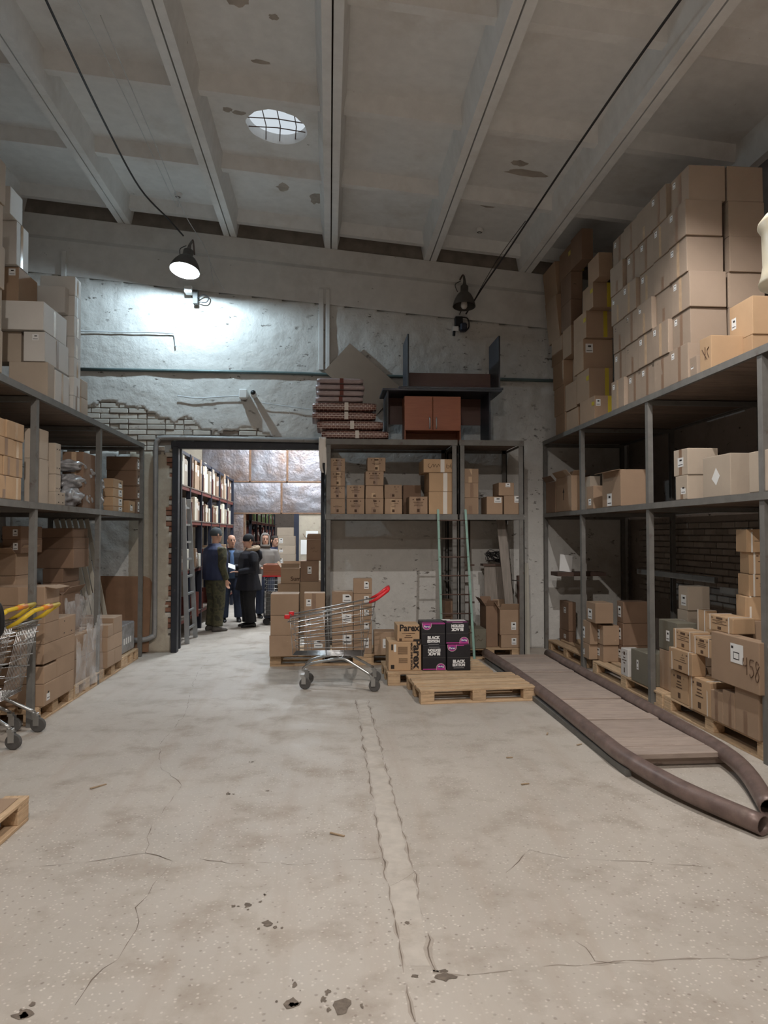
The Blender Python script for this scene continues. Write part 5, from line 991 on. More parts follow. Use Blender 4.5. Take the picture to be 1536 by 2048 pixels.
    if o.get('blk'):
        fr = F('c'); c, R, U, O, fw = fr; s = o['blk']; a = 0 if s > 0 else PI
        put_text(root, fr, 'BLACK', .044, 'white_ink', 0, -.045 * s, a, .003); put_text(root, fr, 'EDITION', .041, 'white_ink', 0, -.085 * s, a, .0025, sx=.88)
        m = MB(); patch(m, fr, -.06, .06, -.118 * s - .001, -.118 * s + .001, h, .0006, 0, .0004); m.build('underline', K['white_ink'], root)
        m = MB(); patch(m, fr, -w / 2 + .004, w / 2 - .004, -.002, .002, h, .0003, 0, .0006); m.build('lid_edge', K['rubber'], root)
        n = 14; cu, cv = -.075 * s, h / 2 * s - .03 * s
        def badge(r, e, mt, nm):
            P = [(cu - r * s, h / 2 * s - .004 * s), (cu + r * s, h / 2 * s - .004 * s)] + [(cu + r * s * math.cos(q), cv - r * s * math.sin(q) * .95) for q in [PI * i / n for i in range(n + 1)]]
            return MB().add([c + R * u + U * v + O * e for u, v in P], [tuple(range(len(P)))] if True else []).build(nm, K[mt], root)
        badge(.052, .0010, 'strap', 'badge_rim'); badge(.048, .0014, 'magenta', 'badge')
        MB().add([c + R * (cu + .036 * math.cos(q)) + U * (cv - .012 * s + .018 * math.sin(q)) + O * .0018 for q in [2 * PI * i / 16 for i in range(16)]], [tuple(range(16))]).build('badge_oval', K['violet'], root)
        put_text(root, fr, 'Parex', .03, 'white_ink', cu, cv - .012 * s, a, .001, e=.0022)
        m = MB(); patch(m, fr, -w / 2 + .004, w / 2 - .004, (h / 2 - .012) * s - .004, (h / 2 - .012) * s + .008, h, .0004, 0, .0004)
        ft = F('t'); patch(m, ft, -w / 2 + .01, w / 2 - .01, -d / 2 + .01, -d / 2 + .06, h, .0004, 0, .0004); m.build('magenta_edge', K['magenta'], root)
        if z0 > .3:
            m = MB(); patch(m, ft, -.1, .12, -.06, .1, h, .0004, 0, .0004); patch(m, ft, -.14, -.04, .02, .14, h, .0006, 0, .0004); m.build('top_print', K['strap'] if s < 0 else K['rubber'], root)
    op = o.get('open', 0)
    if op:
        sg = -1 if side == 'R' else 1; X = -w / 2 if side == 'R' else w / 2
        if side == 'C': flap(root, (-w / 2, -d / 2, h), (w / 2, -d / 2, h), (0, -1, 0), (0, 0, 1), .09, .5 if op < 3 else 1.9, mt); flap(root, (w / 2, d / 2, h), (-w / 2, d / 2, h), (0, 1, 0), (0, 0, 1), .1, .2, mt); flap(root, (-w / 2, d / 2, h), (-w / 2, -d / 2, h), (-1, 0, 0), (0, 0, 1), .12, .6, mt)
        else:
            flap(root, (X, -d / 2, h), (X, d / 2, h), (sg, 0, 0), (0, 0, 1), .1, {1: 1.75, 2: .7, 3: 2.0}[op], mt)
            if op > 1: flap(root, (-w / 2, -d / 2, h), (w / 2, -d / 2, h), (0, -1, 0), (0, 0, 1), .1, 1.0, mt); flap(root, (-X, d / 2, h), (-X, -d / 2, h), (-sg, 0, 0), (0, 0, 1), .1, .2, mt)
    return root
for i_, (a_, b_, c_, d_, e_, f_) in enumerate(CARTONS): carton(a_, b_, c_, d_, e_, f_, i_)

# ================================================================= RAMP OF PLANKS BETWEEN TWO PIPES
rp = thing('plank_ramp', 'low plank ramp between two worn rusty pipes on the right floor', 'ramp', (2.5, 7.2, 0))
off = Vector((-2.5, -7.2, 0))
def rel(ps): return [Vector(p) + off for p in ps]
LP = smooth_pts([(2.09, 9.6, .105), (2.13, 8.4, .105), (2.13, 7.0, .105), (2.11, 5.6, .10), (2.11, 5.05, .098), (2.22, 4.45, .08), (2.42, 3.92, .062)], 5)
RPp = smooth_pts([(2.91, 9.5, .105), (2.90, 7.5, .105), (2.89, 6.0, .105), (2.875, 5.2, .10), (2.80, 4.72, .085), (2.60, 4.15, .065)], 5)
for P in (LP, RPp):
    o = MB().tube(rel(P), .058, 14, cap=False).build('pipe_rail', K['pipe'], rp, smooth=True)
    s = o.modifiers.new('wall', 'SOLIDIFY'); s.thickness = .007; s.offset = -1
MB().box(2.06, 2.10, 4.95, 9.55, .002, .05, M=Matrix.Translation(off)).build('base_rail', K['rack'], rp); MB().box(2.93, 2.97, 5.2, 9.4, .002, .05, M=Matrix.Translation(off)).build('base_rail', K['rack'], rp)
for yb in (5.18, 6.5, 8.0, 9.3): MB().box(2.1, 2.93, yb, yb + .07, .004, .068, M=Matrix.Translation(off)).build('bearer', K['plank'], rp)
y = 5.1; rr = random.Random(5)
for wdt in (.2, .22, .56, .2, .44, .15, .62, .18, .16, .4, .14, .42, .36, .28):
    if y + wdt > 9.5: break
    MB().box(2.175, 2.825, y, y + wdt - .016, .069 + rr.uniform(0, .003), .106 + rr.uniform(-.007, .007), M=Matrix.Translation(off) @ Matrix.Translation((2.5, y, 0)) @ Matrix.Rotation(rr.uniform(-.02, .02), 4, 'Z') @ Matrix.Translation((-2.5, -y, 0))).build('plank', K['plank'], rp, bevel=.004); y += wdt

# ================================================================= SHOPPING TROLLEYS (handle at local +x, nose at -x)
def trolley(name, label, loc, rz, accent, group='wire shopping trolleys'):
    t = thing(name, label, 'trolley', loc, rz, group)
    def bw(x): return .165 + (x + .5) * .11            # half width grows toward the handle
    zt = lambda x: .78 + (x + .5) * .19                # sloping rim
    zb = .37
    xr_b, xr_t = .33, .46                              # rear gate foot and top
    body = MB(); r = .0045
    def rect(z0f, x0, x1): return [(x0, -bw(x0) , z0f(x0)), (x1, -bw(x1), z0f(x1)), (x1, bw(x1), z0f(x1)), (x0, bw(x0), z0f(x0))]
    rim = MB().tube(rect(zt, -.5, xr_t), .008, 8, closed=True).tube(rect(lambda x: zt(x) - .05, -.495, .45), .006, 8, closed=True); rim.build('basket_rim', K['chrome'], t, smooth=True)
    side = MB()
    for k, f in enumerate((.2, .38, .56, .74, .9)):
        zz = lambda x, f=f: zb + (zt(x) - .05 - zb) * f if f < 1 else zt(x)
        xe = xr_b + (xr_t - xr_b) * f; xn = -.42 - .07 * f
        P = [(xe, -bw(xe) + .01, zz(xe)), (xn + .06, -bw(xn) + .02, zz(xn)), (xn, 0, zz(xn)), (xn + .06, bw(xn) - .02, zz(xn)), (xe, bw(xe) - .01, zz(xe))]
        side.tube(P, r, 6)
    for x in (-.47, -.3, -.1, .1, .3):
        for s in (-1, 1): side.tube([(x, s * bw(x), zt(x)), (min(x + .03, .32), s * (bw(x) - .03), zb)], r * .8, 6)
    side.build('basket_wires', K['chrome'], t, smooth=True)['kind'] = 'stuff'
    deck = MB()
    for k in range(15):
        y = -.17 + k * .34 / 14; deck.tube([(-.44, y * .8, zb), (xr_b, y * 1.15, zb)], .004, 6)
    for k in range(20): x = -.44 + k * .77 / 19; deck.tube([(x, -bw(x) + .045, zb - .006), (x, bw(x) - .045, zb - .006)], .003, 6)
    deck.build('basket_floor', K['chrome'], t, smooth=True)['kind'] = 'stuff'
    gate = MB()
    for k in range(13):
        y = -.205 + k * .41 / 12; gate.tube([(xr_b, y * .93, zb), (xr_t, y, zt(xr_t) - .01)], .0032, 6)
    for f in (.05, .25, .5, .75, .97):
        x = xr_b + (xr_t - xr_b) * f; gate.tube([(x, -.22, zb + (zt(xr_t) - zb) * f), (x, .22, zb + (zt(xr_t) - zb) * f)], .0042, 6)
    gate.build('rear_gate', K['chrome'], t, smooth=True)['kind'] = 'stuff'
    for s in (-1, 1): MB().tube([(xr_t - .06, s * .272, zt(xr_t) - .01), (xr_t + .02, s * .275, zt(xr_t) + .03), (.60, s * .272, 1.085)], [.012, .018, .019], 10).build('handle_arm', K[accent[0]], t, smooth=True)
    h = MB().tube([(.60, -.285, 1.085), (.60, .285, 1.085)], .017, 12).build('handle', K[accent[0]], t, smooth=True)
    MB().tube([(.60, -.10, 1.085), (.60, .10, 1.085)], .021, 12).build('handle_grip', K[accent[1]], h, smooth=True)
    MB().box(.59, .61, -.05, .05, 1.09, 1.11).build('coin_lock', K[accent[0]], h, bevel=.004)
    for s in (-1, 1):
        MB().box(-.53, -.47, s * .165 - .02, s * .165 + .02, .765, .81).build('corner_bumper', K[accent[0]], t, bevel=.008)
        fr = smooth_pts([(-.33, s * .15, .20), (-.31, s * .155, .24), (-.22, s * .16, .285), (0, s * .17, .325), (.12, s * .19, .335), (.2, s * .205, .30), (.43, s * .255, .165)], 4)
        MB().tube(fr, .015, 10).build('frame_tube', K['galv'], t, smooth=True)
        MB().bar((.05, s * .175, .335), (.06, s * .17, zb - .008), .03, .012).build('frame_lug', K['galv'], t)
    MB().tube([(.1, -.19, .335), (.1, .19, .335)], .012, 8).build('cross_tube', K['galv'], t, smooth=True)
    for (x, y) in ((-.33, -.15), (-.33, .15), (.43, -.255), (.43, .255)):
        c = MB().box(x - .022, x + .022, y - .026, y + .026, .135, .165).box(x - .012, x + .036, y - .026, y - .022, .056, .14).box(x - .012, x + .036, y + .022, y + .026, .056, .14).build('caster', K['galv'], t, bevel=.003)
        M = Matrix.Translation((x + .025, y, .0625)) @ Matrix.Rotation(PI / 2, 4, 'X')
        MB().lathe([(.02, -.016), (.055, -.016), (.062, -.01), (.062, .01), (.055, .016), (.02, .016)], 20, M, 0, cap=True).build('wheel', K['rubber'], c, smooth=False)
    return t
tr = trolley('shopping_trolley', 'silver shopping trolley with red handle standing in mid floor', (.06, 8.12, 0), -.09, ('red_plastic', 'red_plastic'))
trolley('shopping_trolley', 'shopping trolley with orange handle parked at the left picture edge', (-2.92, 6.18, 0), .02, ('yellow_plastic', 'orange_plastic'))
trolley('shopping_trolley', 'second orange-handled trolley nested behind the parked left one', (-3.13, 6.2, 0), .02, ('yellow_plastic', 'orange_plastic'))
tag(MB().tube(smooth_pts([(-2.62, 5.55, 1.16), (-2.5, 5.56, 1.2), (-2.43, 5.57, 1.16), (-2.41, 5.58, 1.05), (-2.43, 5.59, .95), (-2.52, 5.6, .9), (-2.62, 5.61, .9)], 5), .02, 10).build('hose_loop', K['black_rubber'], smooth=True), 'black curved tube hanging over trolley at the left picture edge', 'tube')

# ================================================================= TEAL LADDER, ROD, BOARDS
t = thing('metal_ladder', 'narrow teal-painted ladder leaning on the centre rack', 'ladder', (1.63, 9.2, 0))
for s, a, b in ((-1, -.19, -.185), (1, .19, .23)):
    MB().bar((a * .97, .36, 2.02), (b, 0, 0), .03, .016).build('rail', K['teal'], t)
for k in range(8):
    z = .18 + k * .242; y = .36 * z / 2.02; MB().tube([(-.19, y, z), (.2 + .02 * (1 - z / 2), y, z)], .009, 8).build('rung', K['rust'], t, smooth=True)
o = thing('steel_rod', 'dark upright rod with two clamps behind the teal ladder', 'rod', (2.0, 10.25, 0))
MB().tube([(0, 0, 0), (0, 0, 1.9)], .014, 8).build('shaft', K['rust'], o, smooth=True)
for z in (.72, 1.25): MB().box(-.07, .07, -.015, .015, z - .012, z + .012).build('clamp', K['rust'], o)
for i, (lab, p, q, w, th, mt) in enumerate((('grey plank leaning inside right post of narrow rack', (2.38, 9.95, 1.93), (2.545, 9.85, .0), .12, .03, 'board_grey'), ('thin pale batten leaning beside the grey plank', (2.47, 10.05, 1.85), (2.60, 10.0, .0), .04, .03, 'board_grey'),
        ('pale narrow panel leaning between the two racks', (2.78, 10.2, 1.28), (2.76, 10.08, .0), .13, .018, 'profile'), ('dark strip leaning between narrow rack and right rack', (2.70, 10.22, 1.1), (2.70, 10.05, 0), .05, .03, 'rust'))):
    m = MB(); m.bar(p, q, w, th, up=(0, 1, 0)); tag(m.build('leaning_board', K[mt], bevel=.003), lab, 'board', 'boards leaning at the right end of the centre racks')
tag(MB().box(-.16, .16, -.008, .008, 0, .62, M=Matrix.Translation((2.38, 10.28, .62))).build('grey_panel', K['board_grey']), 'grey square panel set upright behind the leaning boards', 'panel')
tag(MB().add([(-3.35, 10.56, .02), (-2.55, 10.56, .02), (-2.52, 10.6, 1.0), (-2.55, 10.605, 1.06), (-2.62, 10.61, 1.09), (-3.35, 10.61, 1.1)] + [(-3.35, 10.568, .02), (-2.55, 10.568, .02), (-2.52, 10.608, 1.0), (-2.55, 10.613, 1.06), (-2.62, 10.618, 1.09), (-3.35, 10.618, 1.1)],
    [(0, 1, 2, 3, 4, 5), (11, 10, 9, 8, 7, 6)] + [(i, 6 + i, 6 + (i + 1) % 6, (i + 1) % 6) for i in range(6)]).build('hardboard_sheet', K['hardboard']), 'brown hardboard sheet with rounded corner leaning by the doorway pier', 'board')
for i in range(6):
    tag(MB().bar((-3.4 + i * .07, 9.34 + .012 * i, 1.88), (-2.95 + i * .055, 9.345 + .012 * i, .0), .055, .01, up=(0, 1, 0)).build('window_profile', K['profile'], bevel=.003), 'long pale profile leaning under the left rack, %s from left' % ('first', 'second', 'third', 'fourth', 'fifth', 'sixth')[i], 'profile', 'pale profiles leaning under the left rack')
# low rails of right rack bays
for i, (y0, y1, z, lab) in enumerate(((5.2, 7.0, 1.13, 'pale horizontal rail across near lower bay of right rack'), (7.1, 8.95, 1.22, 'grey horizontal rail across middle lower bay of right rack'))):
    tag(MB().box(3.9, 3.94, y0, y1, z - .03, z + .03).build('rack_rail', K['rack']), lab, 'rail')
tag(MB().box(-.09, .09, -.004, .004, 0, .24, M=Matrix.Translation((3.35, 10.1, 1.16)) @ Matrix.Rotation(.12, 4, 'Y') @ Matrix.Rotation(-.15, 4, 'X')).build('paper_sheet', K['paper']), 'white paper booklet standing in farthest bay of right rack', 'paper')
tag(MB().box(3.2, 3.9, 9.98, 10.3, 1.1, 1.155).build('small_shelf', K['rust']), 'small dark shelf board holding the white booklet', 'shelf')
rw = random.Random(8); m = MB()
for k in range(16):
    ph = rw.uniform(0, 6.28); c = Vector((2.42 + rw.uniform(-.06, .06), 10.34 + rw.uniform(-.04, .04), 1.36 + rw.uniform(-.02, .02))); ra = rw.uniform(.08, .18); rbb = rw.uniform(.03, .09)
    m.tube([c + Vector((ra * math.cos(q + ph), .05 * math.sin(2 * q), rbb * math.sin(q) + .015 * math.sin(3 * q + ph))) for q in [6.283 * i / 20 for i in range(20)]], .004, 5, closed=True)
o = tag(m.build('wire_bundle', K['black_rubber'], smooth=True), 'tangled dark wire bundle hung at right end of the centre rack', 'wire', kind='stuff')
tag(MB().box(2.2, 2.6, 10.25, 10.45, 1.235, 1.265).build('bracket_shelf', K['rust']), 'small dark bracket shelf under the tangled wires', 'shelf')

# ================================================================= DESKS, CABINET, SHEET AND PACKS ON THE CENTRE RACK
Z = 2.961
t = thing('office_desk', 'black-topped office desk standing on the centre rack', 'desk', (1.5, 10.05, Z))
MB().box(-.78, .86, -.32, .33, .68, .71).build('desk_top', K['desk_black'], t, bevel=.003)
for x in (-.71, .70): MB().box(x - .012, x + .012, -.27, .3, 0, .68).build('side_panel', K['desk_black'], t, bevel=.002)
MB().box(-.69, .68, .24, .256, .3, .68).build('modesty_panel', K['desk_dbrown'], t)
t = thing('office_desk', 'upside-down desk with legs up on top of the other desk', 'desk', (1.68, 10.05, Z + .711))
MB().box(-.74, .70, -.32, .33, 0, .028).build('desk_top', K['desk_black'], t, bevel=.003)
for x in (-.61, .65): MB().box(x - .012, x + .012, -.3, .3, .028, .75).build('side_panel', K['desk_black'], t, bevel=.002)
MB().box(-.60, .64, .2, .216, .028, .33).build('modesty_panel', K['desk_dbrown'], t)
t = thing('wall_cabinet', 'cherry wall cabinet with two doors under the black desk', 'cabinet', (1.4, 9.87, Z))
m = MB()
for x in (-.385, .369): m.box(x, x + .016, -.15, .15, 0, .60)
m.box(-.369, .369, -.15, .15, .584, .60).box(-.369, .369, -.15, .15, .135, .151).box(-.369, .369, .14, .15, 0, .6); m.build('carcass', K['desk_brown'], t)
for s in (-1, 1):
    d = MB().box(min(s * .003, s * .382), max(s * .003, s * .382), -.17, -.152, .135, .597).build('door', K['desk_brown'], t, bevel=.002)
    MB().tube(smooth_pts([(s * .045, -.17, .16), (s * .045, -.195, .18), (s * .045, -.2, .235), (s * .045, -.195, .29), (s * .045, -.17, .31)], 3), .009, 8).build('handle', K['alu'], d, smooth=True)
T, L_, R_, B_ = (.30, 4.50), (-.08, 4.08), (1.05, 3.86), (.67, 3.42)
tag(MB().prism([L_, B_, R_, T], .006, Matrix(((1, 0, 0, 0), (0, 0, 1, 10.585), (0, 1, 0, 0), (0, 0, 0, 1)))).build('cardboard_sheet', K['uni']), 'large tilted cardboard sheet leaning on far wall behind the packs', 'cardboard')
def pack(label, x0, x1, z0, z1, mt, y0=9.64, y1=10.2, rz=0, group='foam panel packs on the centre rack'):
    w, d, h = x1 - x0, y1 - y0, z1 - z0; m = MB(); rings = []
    for i in range(13):
        u = i / 12; x = -w / 2 + w * u; k = 1 - .25 * (2 * abs(u - .5)) ** 8; ring = []
        for j in range(20):
            a = 2 * PI * j / 20; c, s = math.cos(a), math.sin(a)
            ring.append((x + .01 * noise.noise(Vector((u * 5, s * 3, z0 * 9))), d / 2 * (abs(c) ** .35) * (1 if c > 0 else -1), h / 2 + h / 2 * k * (abs(s) ** .5) * (1 if s > 0 else -1) * (1 - .06 * abs(noise.noise(Vector((u * 9, c * 2, z0 * 5)))))))
        rings.append(ring)
    m.loft(rings); o = m.build('panel_pack', K[mt], None, True, loc=((x0 + x1) / 2, (y0 + y1) / 2, z0), rot=(0, 0, rz)); tag(o, label, 'pack', group)
    MB().box(-.025, .025, -d / 2 - .002, -d / 2 + .012, .01, h - .01, M=Matrix.Translation((w * .03, 0, 0))).build('band', K['book_r'] if mt == 'wrap_lilac' else K['strap'], o)
    return o
pack('brick-patterned pack lying lowest on the centre rack', -.10, .79, Z, 3.085, 'wrap_brick')
pack('brick-patterned pack with red label, second from bottom', -.16, .72, 3.085, 3.215, 'wrap_brick', rz=-.01)
pack('brick-patterned pack, third up, sticking out over the doorway', -.23, .62, 3.215, 3.335, 'wrap_brick', rz=.02)
pack('topmost brick-patterned pack below the milky bundles', -.22, .63, 3.335, 3.46, 'wrap_brick', rz=-.01)
for i in range(4): pack('milky wrapped bundle on the centre rack, %s from bottom' % ('first', 'second', 'third', 'fourth')[i], -.18 + .012 * (i % 2), .45 + .01 * (i % 3), 3.46 + i * .083, 3.46 + (i + 1) * .083, 'wrap_lilac', 9.68, 10.15, .01 * (i - 1), 'milky bundles above the brick packs')
m = MB(); V = []; F = []
for i in range(9):
    for j in range(26):
        x = -.13 + .012 * i; z = 2.97 - j * .026; V.append((x + .03 * noise.noise(Vector((i * .4, z * 4, 1))), 9.60 - .03 - .03 * noise.noise(Vector((i * .5, z * 5, 2))), z))
for i in range(8):
    for j in range(25):
        if j < 16 + 8 * noise.noise(Vector((i * .9, 3, 1))): F.append((i * 26 + j, i * 26 + j + 1, (i + 1) * 26 + j + 1, (i + 1) * 26 + j))
o = tag(m.add(V, F).build('plastic_strip', K['strap'], smooth=True), 'ragged white plastic hanging at left post of the centre rack', 'plastic')
o.modifiers.new('s', 'SOLIDIFY').thickness = .002

# ================================================================= POLY BAGS AND FILM ON THE LEFT RACK
for i, (x, y, z, r, lab) in enumerate(((-2.74, 7.86, 2.075, (.13, .2, .105), 'grey poly bag at front edge of left middle shelf, near'), (-2.76, 8.24, 2.08, (.14, .17, .11), 'grey poly bag at front edge of left middle shelf, beside post'), (-2.75, 8.62, 2.09, (.13, .19, .12), 'grey poly bag beyond second left post, lower'),
        (-2.78, 8.0, 2.25, (.15, .22, .085), 'flat grey poly bag in middle of the left heap'), (-2.76, 8.3, 2.36, (.14, .2, .08), 'flat grey poly bag upper in the left heap'), (-2.75, 8.68, 2.27, (.12, .17, .09), 'shiny poly bag drooping beyond second left post'), (-2.80, 8.02, 2.42, (.16, .22, .07), 'topmost grey poly bag in the left heap'))):
    me = blob(4, r, .35, 2.2, i, -r[2] * .92); me.materials.append(K['film_grey']); tag(link('poly_bag', me, None, (x, y, z)), lab, 'bag', 'grey poly bags on the left middle shelf')
def drape(name, label, x, y0, y1, z0, z1, mt, top=.5, cat='film', seed=0):
    m = MB(); V = []; F = []; nu, nv = 40, 36
    for i in range(nu + 1):
        for j in range(nv + 1):
            u, v = i / nu, j / nv; y = y0 + (y1 - y0) * u; z = z0 + (z1 - z0) * v
            V.append((x + .022 * noise.noise(Vector((y * 6, z * 3, seed))) + .012 * noise.noise(Vector((y * 17, z * 9, seed + 3))), y, z))
    for i in range(nu):
        for j in range(nv):
            u, v = i / nu, j / nv; e = top + .45 * noise.noise(Vector((u * 3.2, seed, 2))) + .12 * noise.noise(Vector((u * 9, v * 6, seed)))
            if v < e: F.append((i * (nv + 1) + j, (i + 1) * (nv + 1) + j, (i + 1) * (nv + 1) + j + 1, i * (nv + 1) + j + 1))
    return tag(m.add(V, F).build(name, K[mt], smooth=True), label, cat)
drape('stretch_film', 'torn white stretch film around the middle left pallet', -2.56, 7.64, 8.5, .06, 1.0, 'film', .62, seed=1)
drape('stretch_film', 'clear crumpled film hanging over the open dark carton', -2.66, 7.55, 8.5, .55, 1.12, 'film', .8, seed=4)
o = tag(MB().box(-3.35, -2.63, 9.47, 10.12, .1465, .52).build('wrapped_block', K['film_grey'], bevel=.015), 'grey film-wrapped block on low pallet near the doorway pier', 'block')
for i in range(4): MB().box(-2.632, -2.628, 9.6 + i * .1, 9.65 + i * .1, .26, .34).build('print', K['paper'], o)

# ================================================================= LAMPS, CABLES, FIXTURES
def bell_lamp(name, label, loc, lit, tilt=(0, 0), r=.175, key=None, inset=.035, group='bell-shaped warehouse lamps', bracket=True):
    t = thing(name, label, 'lamp', loc, 0, group); M = Matrix.Rotation(tilt[0], 4, 'X') @ Matrix.Rotation(tilt[1], 4, 'Y')
    prof = [(r, 0), (r * .99, .015), (r * .93, .06), (r * .80, .12), (r * .60, .18), (r * .40, .215), (r * .34, .23), (r * .34, .31), (r * .22, .33)]
    o = MB().lathe(prof, 32, M, 0).build('shade', K['lamp_grey'], t, True)
    MB().lathe([(a * .97 - .002, z - .001) for a, z in prof[:6]][::-1], 32, M, 0).build('shade_lining', K['lamp_white' if lit else 'lamp_grey'], o, True)
    MB().tube([M @ Vector((0, 0, .33)), M @ Vector((0, 0, .40)), M @ Vector((0, .06, .50))], [.03, .02, .016], 10).build('neck', K['lamp_grey'], t, True)
    bz = inset + .075 if lit else .0
    b = MB().lathe([(q, z + bz) for q, z in ((.0, -.035), (.03, -.03), (.048, 0), (.05, .03), (.042, .07), (.026, .11), (.022, .15), (.0, .15))], 16, M, 0).build('bulb', K['bulb_lit' if lit else 'bulb_off'], t, True)
    if key: light('lamp_light', Vector(loc) + M @ Vector((0, 0, inset)), key, .03)
    if bracket:
        top = M @ Vector((0, .06, .5)); MB().tube(smooth_pts([top, top + Vector((0, .1, .05)), Vector((0, WALL_Y - loc[1], top.z + .02))], 4), .012, 8).build('bracket', K['rust'], t, True)
        MB().tube(smooth_pts([M @ Vector((-.05, .02, .40)), M @ Vector((-.13, .04, .35)), M @ Vector((-.1, .0, .22))], 4), .006, 6).build('tie', K['cable'], t, True)
    return t
LIT = (-1.97, 9.95, 5.28)
bell_lamp('wall_lamp', 'glowing bell lamp on the far wall above the doorway', LIT, True, (-.22, .12), .205, 'wall', .004)
bell_lamp('wall_lamp', 'unlit bell lamp on the far wall above the desks', (1.95, 10.32, 5.0), False, (-.12, .04), .165)
# lamps above and behind the viewer
for loc, key, lab in (((2.05, 4.55, 5.42), 'aisle', 'lit bell lamp under the right ceiling, just above the picture'), ((-.4, .4, 5.55), 'near', 'lit bell lamp above the viewpoint'), ((.6, -4.2, 5.5), 'back', 'lit bell lamp at the rear of the room')):
    t_ = bell_lamp('ceiling_lamp', lab, loc, True, (0, 0), .2, key, {'aisle': .118, 'near': .05, 'back': .05}[key], 'lit lamps hung from the ceiling', False)
    MB().tube([(0, .06, .49), (0, .06, rib_z(loc[0]) + .299 - loc[2])], .008, 6).build('cord', K['cable'], t_)
o = thing('ballast_box', 'black ballast box with cables below the unlit bell lamp', 'box', (1.93, WALL_Y - .02, 4.86))
MB().box(-.07, .04, -.1, 0, -.08, .06).build('housing', K['black_rubber'], o, bevel=.005); MB().box(.0, .1, -.14, -.01, -.16, -.04).build('transformer', K['blue_dark'], o, bevel=.02)
MB().box(-.1, -.02, -.07, -.01, -.15, -.08).build('terminal', K['white_plastic'], o)
MB().tube(smooth_pts([(.03, -.05, .06), (.12, -.06, .04), (.14, -.06, -.08), (.08, -.08, -.16)], 4), .01, 8).tube(smooth_pts([(.0, -.05, .1), (.05, -.07, .2), (.09, -.06, .16)], 4), .007, 8).build('lead', K['cable'], o, True); MB().tube([(-.08, -.05, -.14), (-.085, -.04, -.22)], .02, 8).build('gland', K['black_rubber'], o)
o = thing('ballast_box', 'pale ballast box and junction below the glowing lamp', 'box', (-1.92, WALL_Y - .02, 5.16))
MB().box(-.16, -.05, -.16, -.02, .0, .1).build('housing', K['white_plastic'], o, bevel=.01); MB().box(-.05, .02, -.1, 0, -.14, .06).build('transformer', K['rubber'], o, bevel=.005); MB().tube(smooth_pts([(.02, -.05, -.05), (.1, -.06, .0), (.17, -.05, -.04), (.13, -.05, -.11), (.03, -.05, -.1)], 4), .008, 8).build('lead', K['cable'], o, True)
for lab, pts, r, mt in (('black cable drooping along the ceiling to the glowing lamp', [(-2.24, 4.2, 6.1), (-2.28, 5.9, 5.98), (-2.34, 7.6, 5.97), (-2.36, 9.1, 6.0), (-2.15, 9.75, 5.9), (-2.0, 10.0, 5.78)], .011, 'cable'),
        ('thin pale wire running over the ceiling to the detector', [(-2.1, 5.2, 6.1), (-2.08, 7.6, 6.14), (-2.1, 9.9, 6.2), (-2.1, 10.1, 6.33)], .004, 'white_cable'), ('second thin pale wire from ceiling down past the glowing lamp', [(-1.95, 6.2, 6.1), (-2.0, 8.6, 6.16), (-2.0, 10.1, 6.12), (-1.76, 10.45, 5.75), (-1.68, 10.58, 5.3)], .005, 'white_cable'),
        ('pale wire hanging slack right of the glowing lamp', [(-1.72, 10.5, 5.62), (-1.62, 10.55, 5.4), (-1.52, 10.6, 5.24)], .004, 'white_cable'),
        ('black cable along the right ceiling down to the unlit lamp', [(2.62, 4.6, 5.66), (2.6, 6.0, 5.72), (2.56, 7.6, 5.72), (2.55, 8.7, 5.73), (2.42, 9.6, 5.55), (2.22, 10.25, 5.28), (2.02, 10.55, 4.96)], .012, 'cable'), ('thin wire beside the black cable near the unlit lamp', [(2.5, 9.0, 5.7), (2.32, 9.9, 5.5), (2.05, 10.5, 5.0)], .005, 'cable'),
        ('wire looping on far wall from left rack to beside the lamp', [(-3.6, WALL_Y - .05, 4.6), (-3.0, WALL_Y - .045, 4.6), (-2.32, WALL_Y - .045, 4.6), (-2.24, WALL_Y - .045, 4.56), (-2.22, WALL_Y - .045, 4.4)], .009, 'white_cable'),
        ('white cable leading to the wall camera above the doorway', [(-2.19, WALL_Y - .045, 3.69), (-1.9, WALL_Y - .045, 3.66), (-1.6, WALL_Y - .05, 3.68), (-1.28, WALL_Y - .05, 3.7)], .008, 'white_cable'), ('cable from wall camera toward the centre packs', [(-1.1, WALL_Y - .05, 3.62), (-.8, WALL_Y - .05, 3.58), (-.4, WALL_Y - .05, 3.53), (.05, WALL_Y - .05, 3.48)], .006, 'white_cable')):
    tag(MB().tube(smooth_pts(pts, 6), r, 6).build('cable', K[mt], smooth=True), lab, 'cable')
def detector(label, loc, rx=0):
    t = thing('smoke_detector', label, 'detector', loc, 0, 'smoke detectors on the ceiling'); t.rotation_euler = (0, math.atan(SL), 0)
    MB().lathe([(.0, -.05), (.03, -.05), (.045, -.035), (.055, -.02), (.055, 0)], 20).build('housing', K['white_plastic'], t, True); MB().lathe([(.02, -.054), (.036, -.05)], 16).build('slots', K['rubber'], t)
detector('white smoke detector on the ceiling near the right cable', (2.13, 10.05, rib_z(2.13) + .299)); detector('smoke detector hanging on ceiling left of the glowing lamp', (-2.1, 10.12, rib_z(-2.1) + .299))
t = thing('wall_box', 'white square junction box on far wall above the doorway', 'box', (-1.24, WALL_Y - .02, 3.72)); MB().lathe([(.072, 0), (.072, .05), (.06, .06)], 24, Matrix.Rotation(PI / 2, 4, 'X'), 0).build('base_ring', K['white_plastic'], t, True); MB().box(-.058, .058, -.14, -.05, -.07, .06).build('housing', K['white_plastic'], t, bevel=.01)
t = thing('bullet_camera', 'small white bullet camera on far wall above the doorway', 'camera', (-1.09, WALL_Y - .02, 3.70)); Mx = Matrix.Rotation(PI / 2 - .1, 4, 'X')
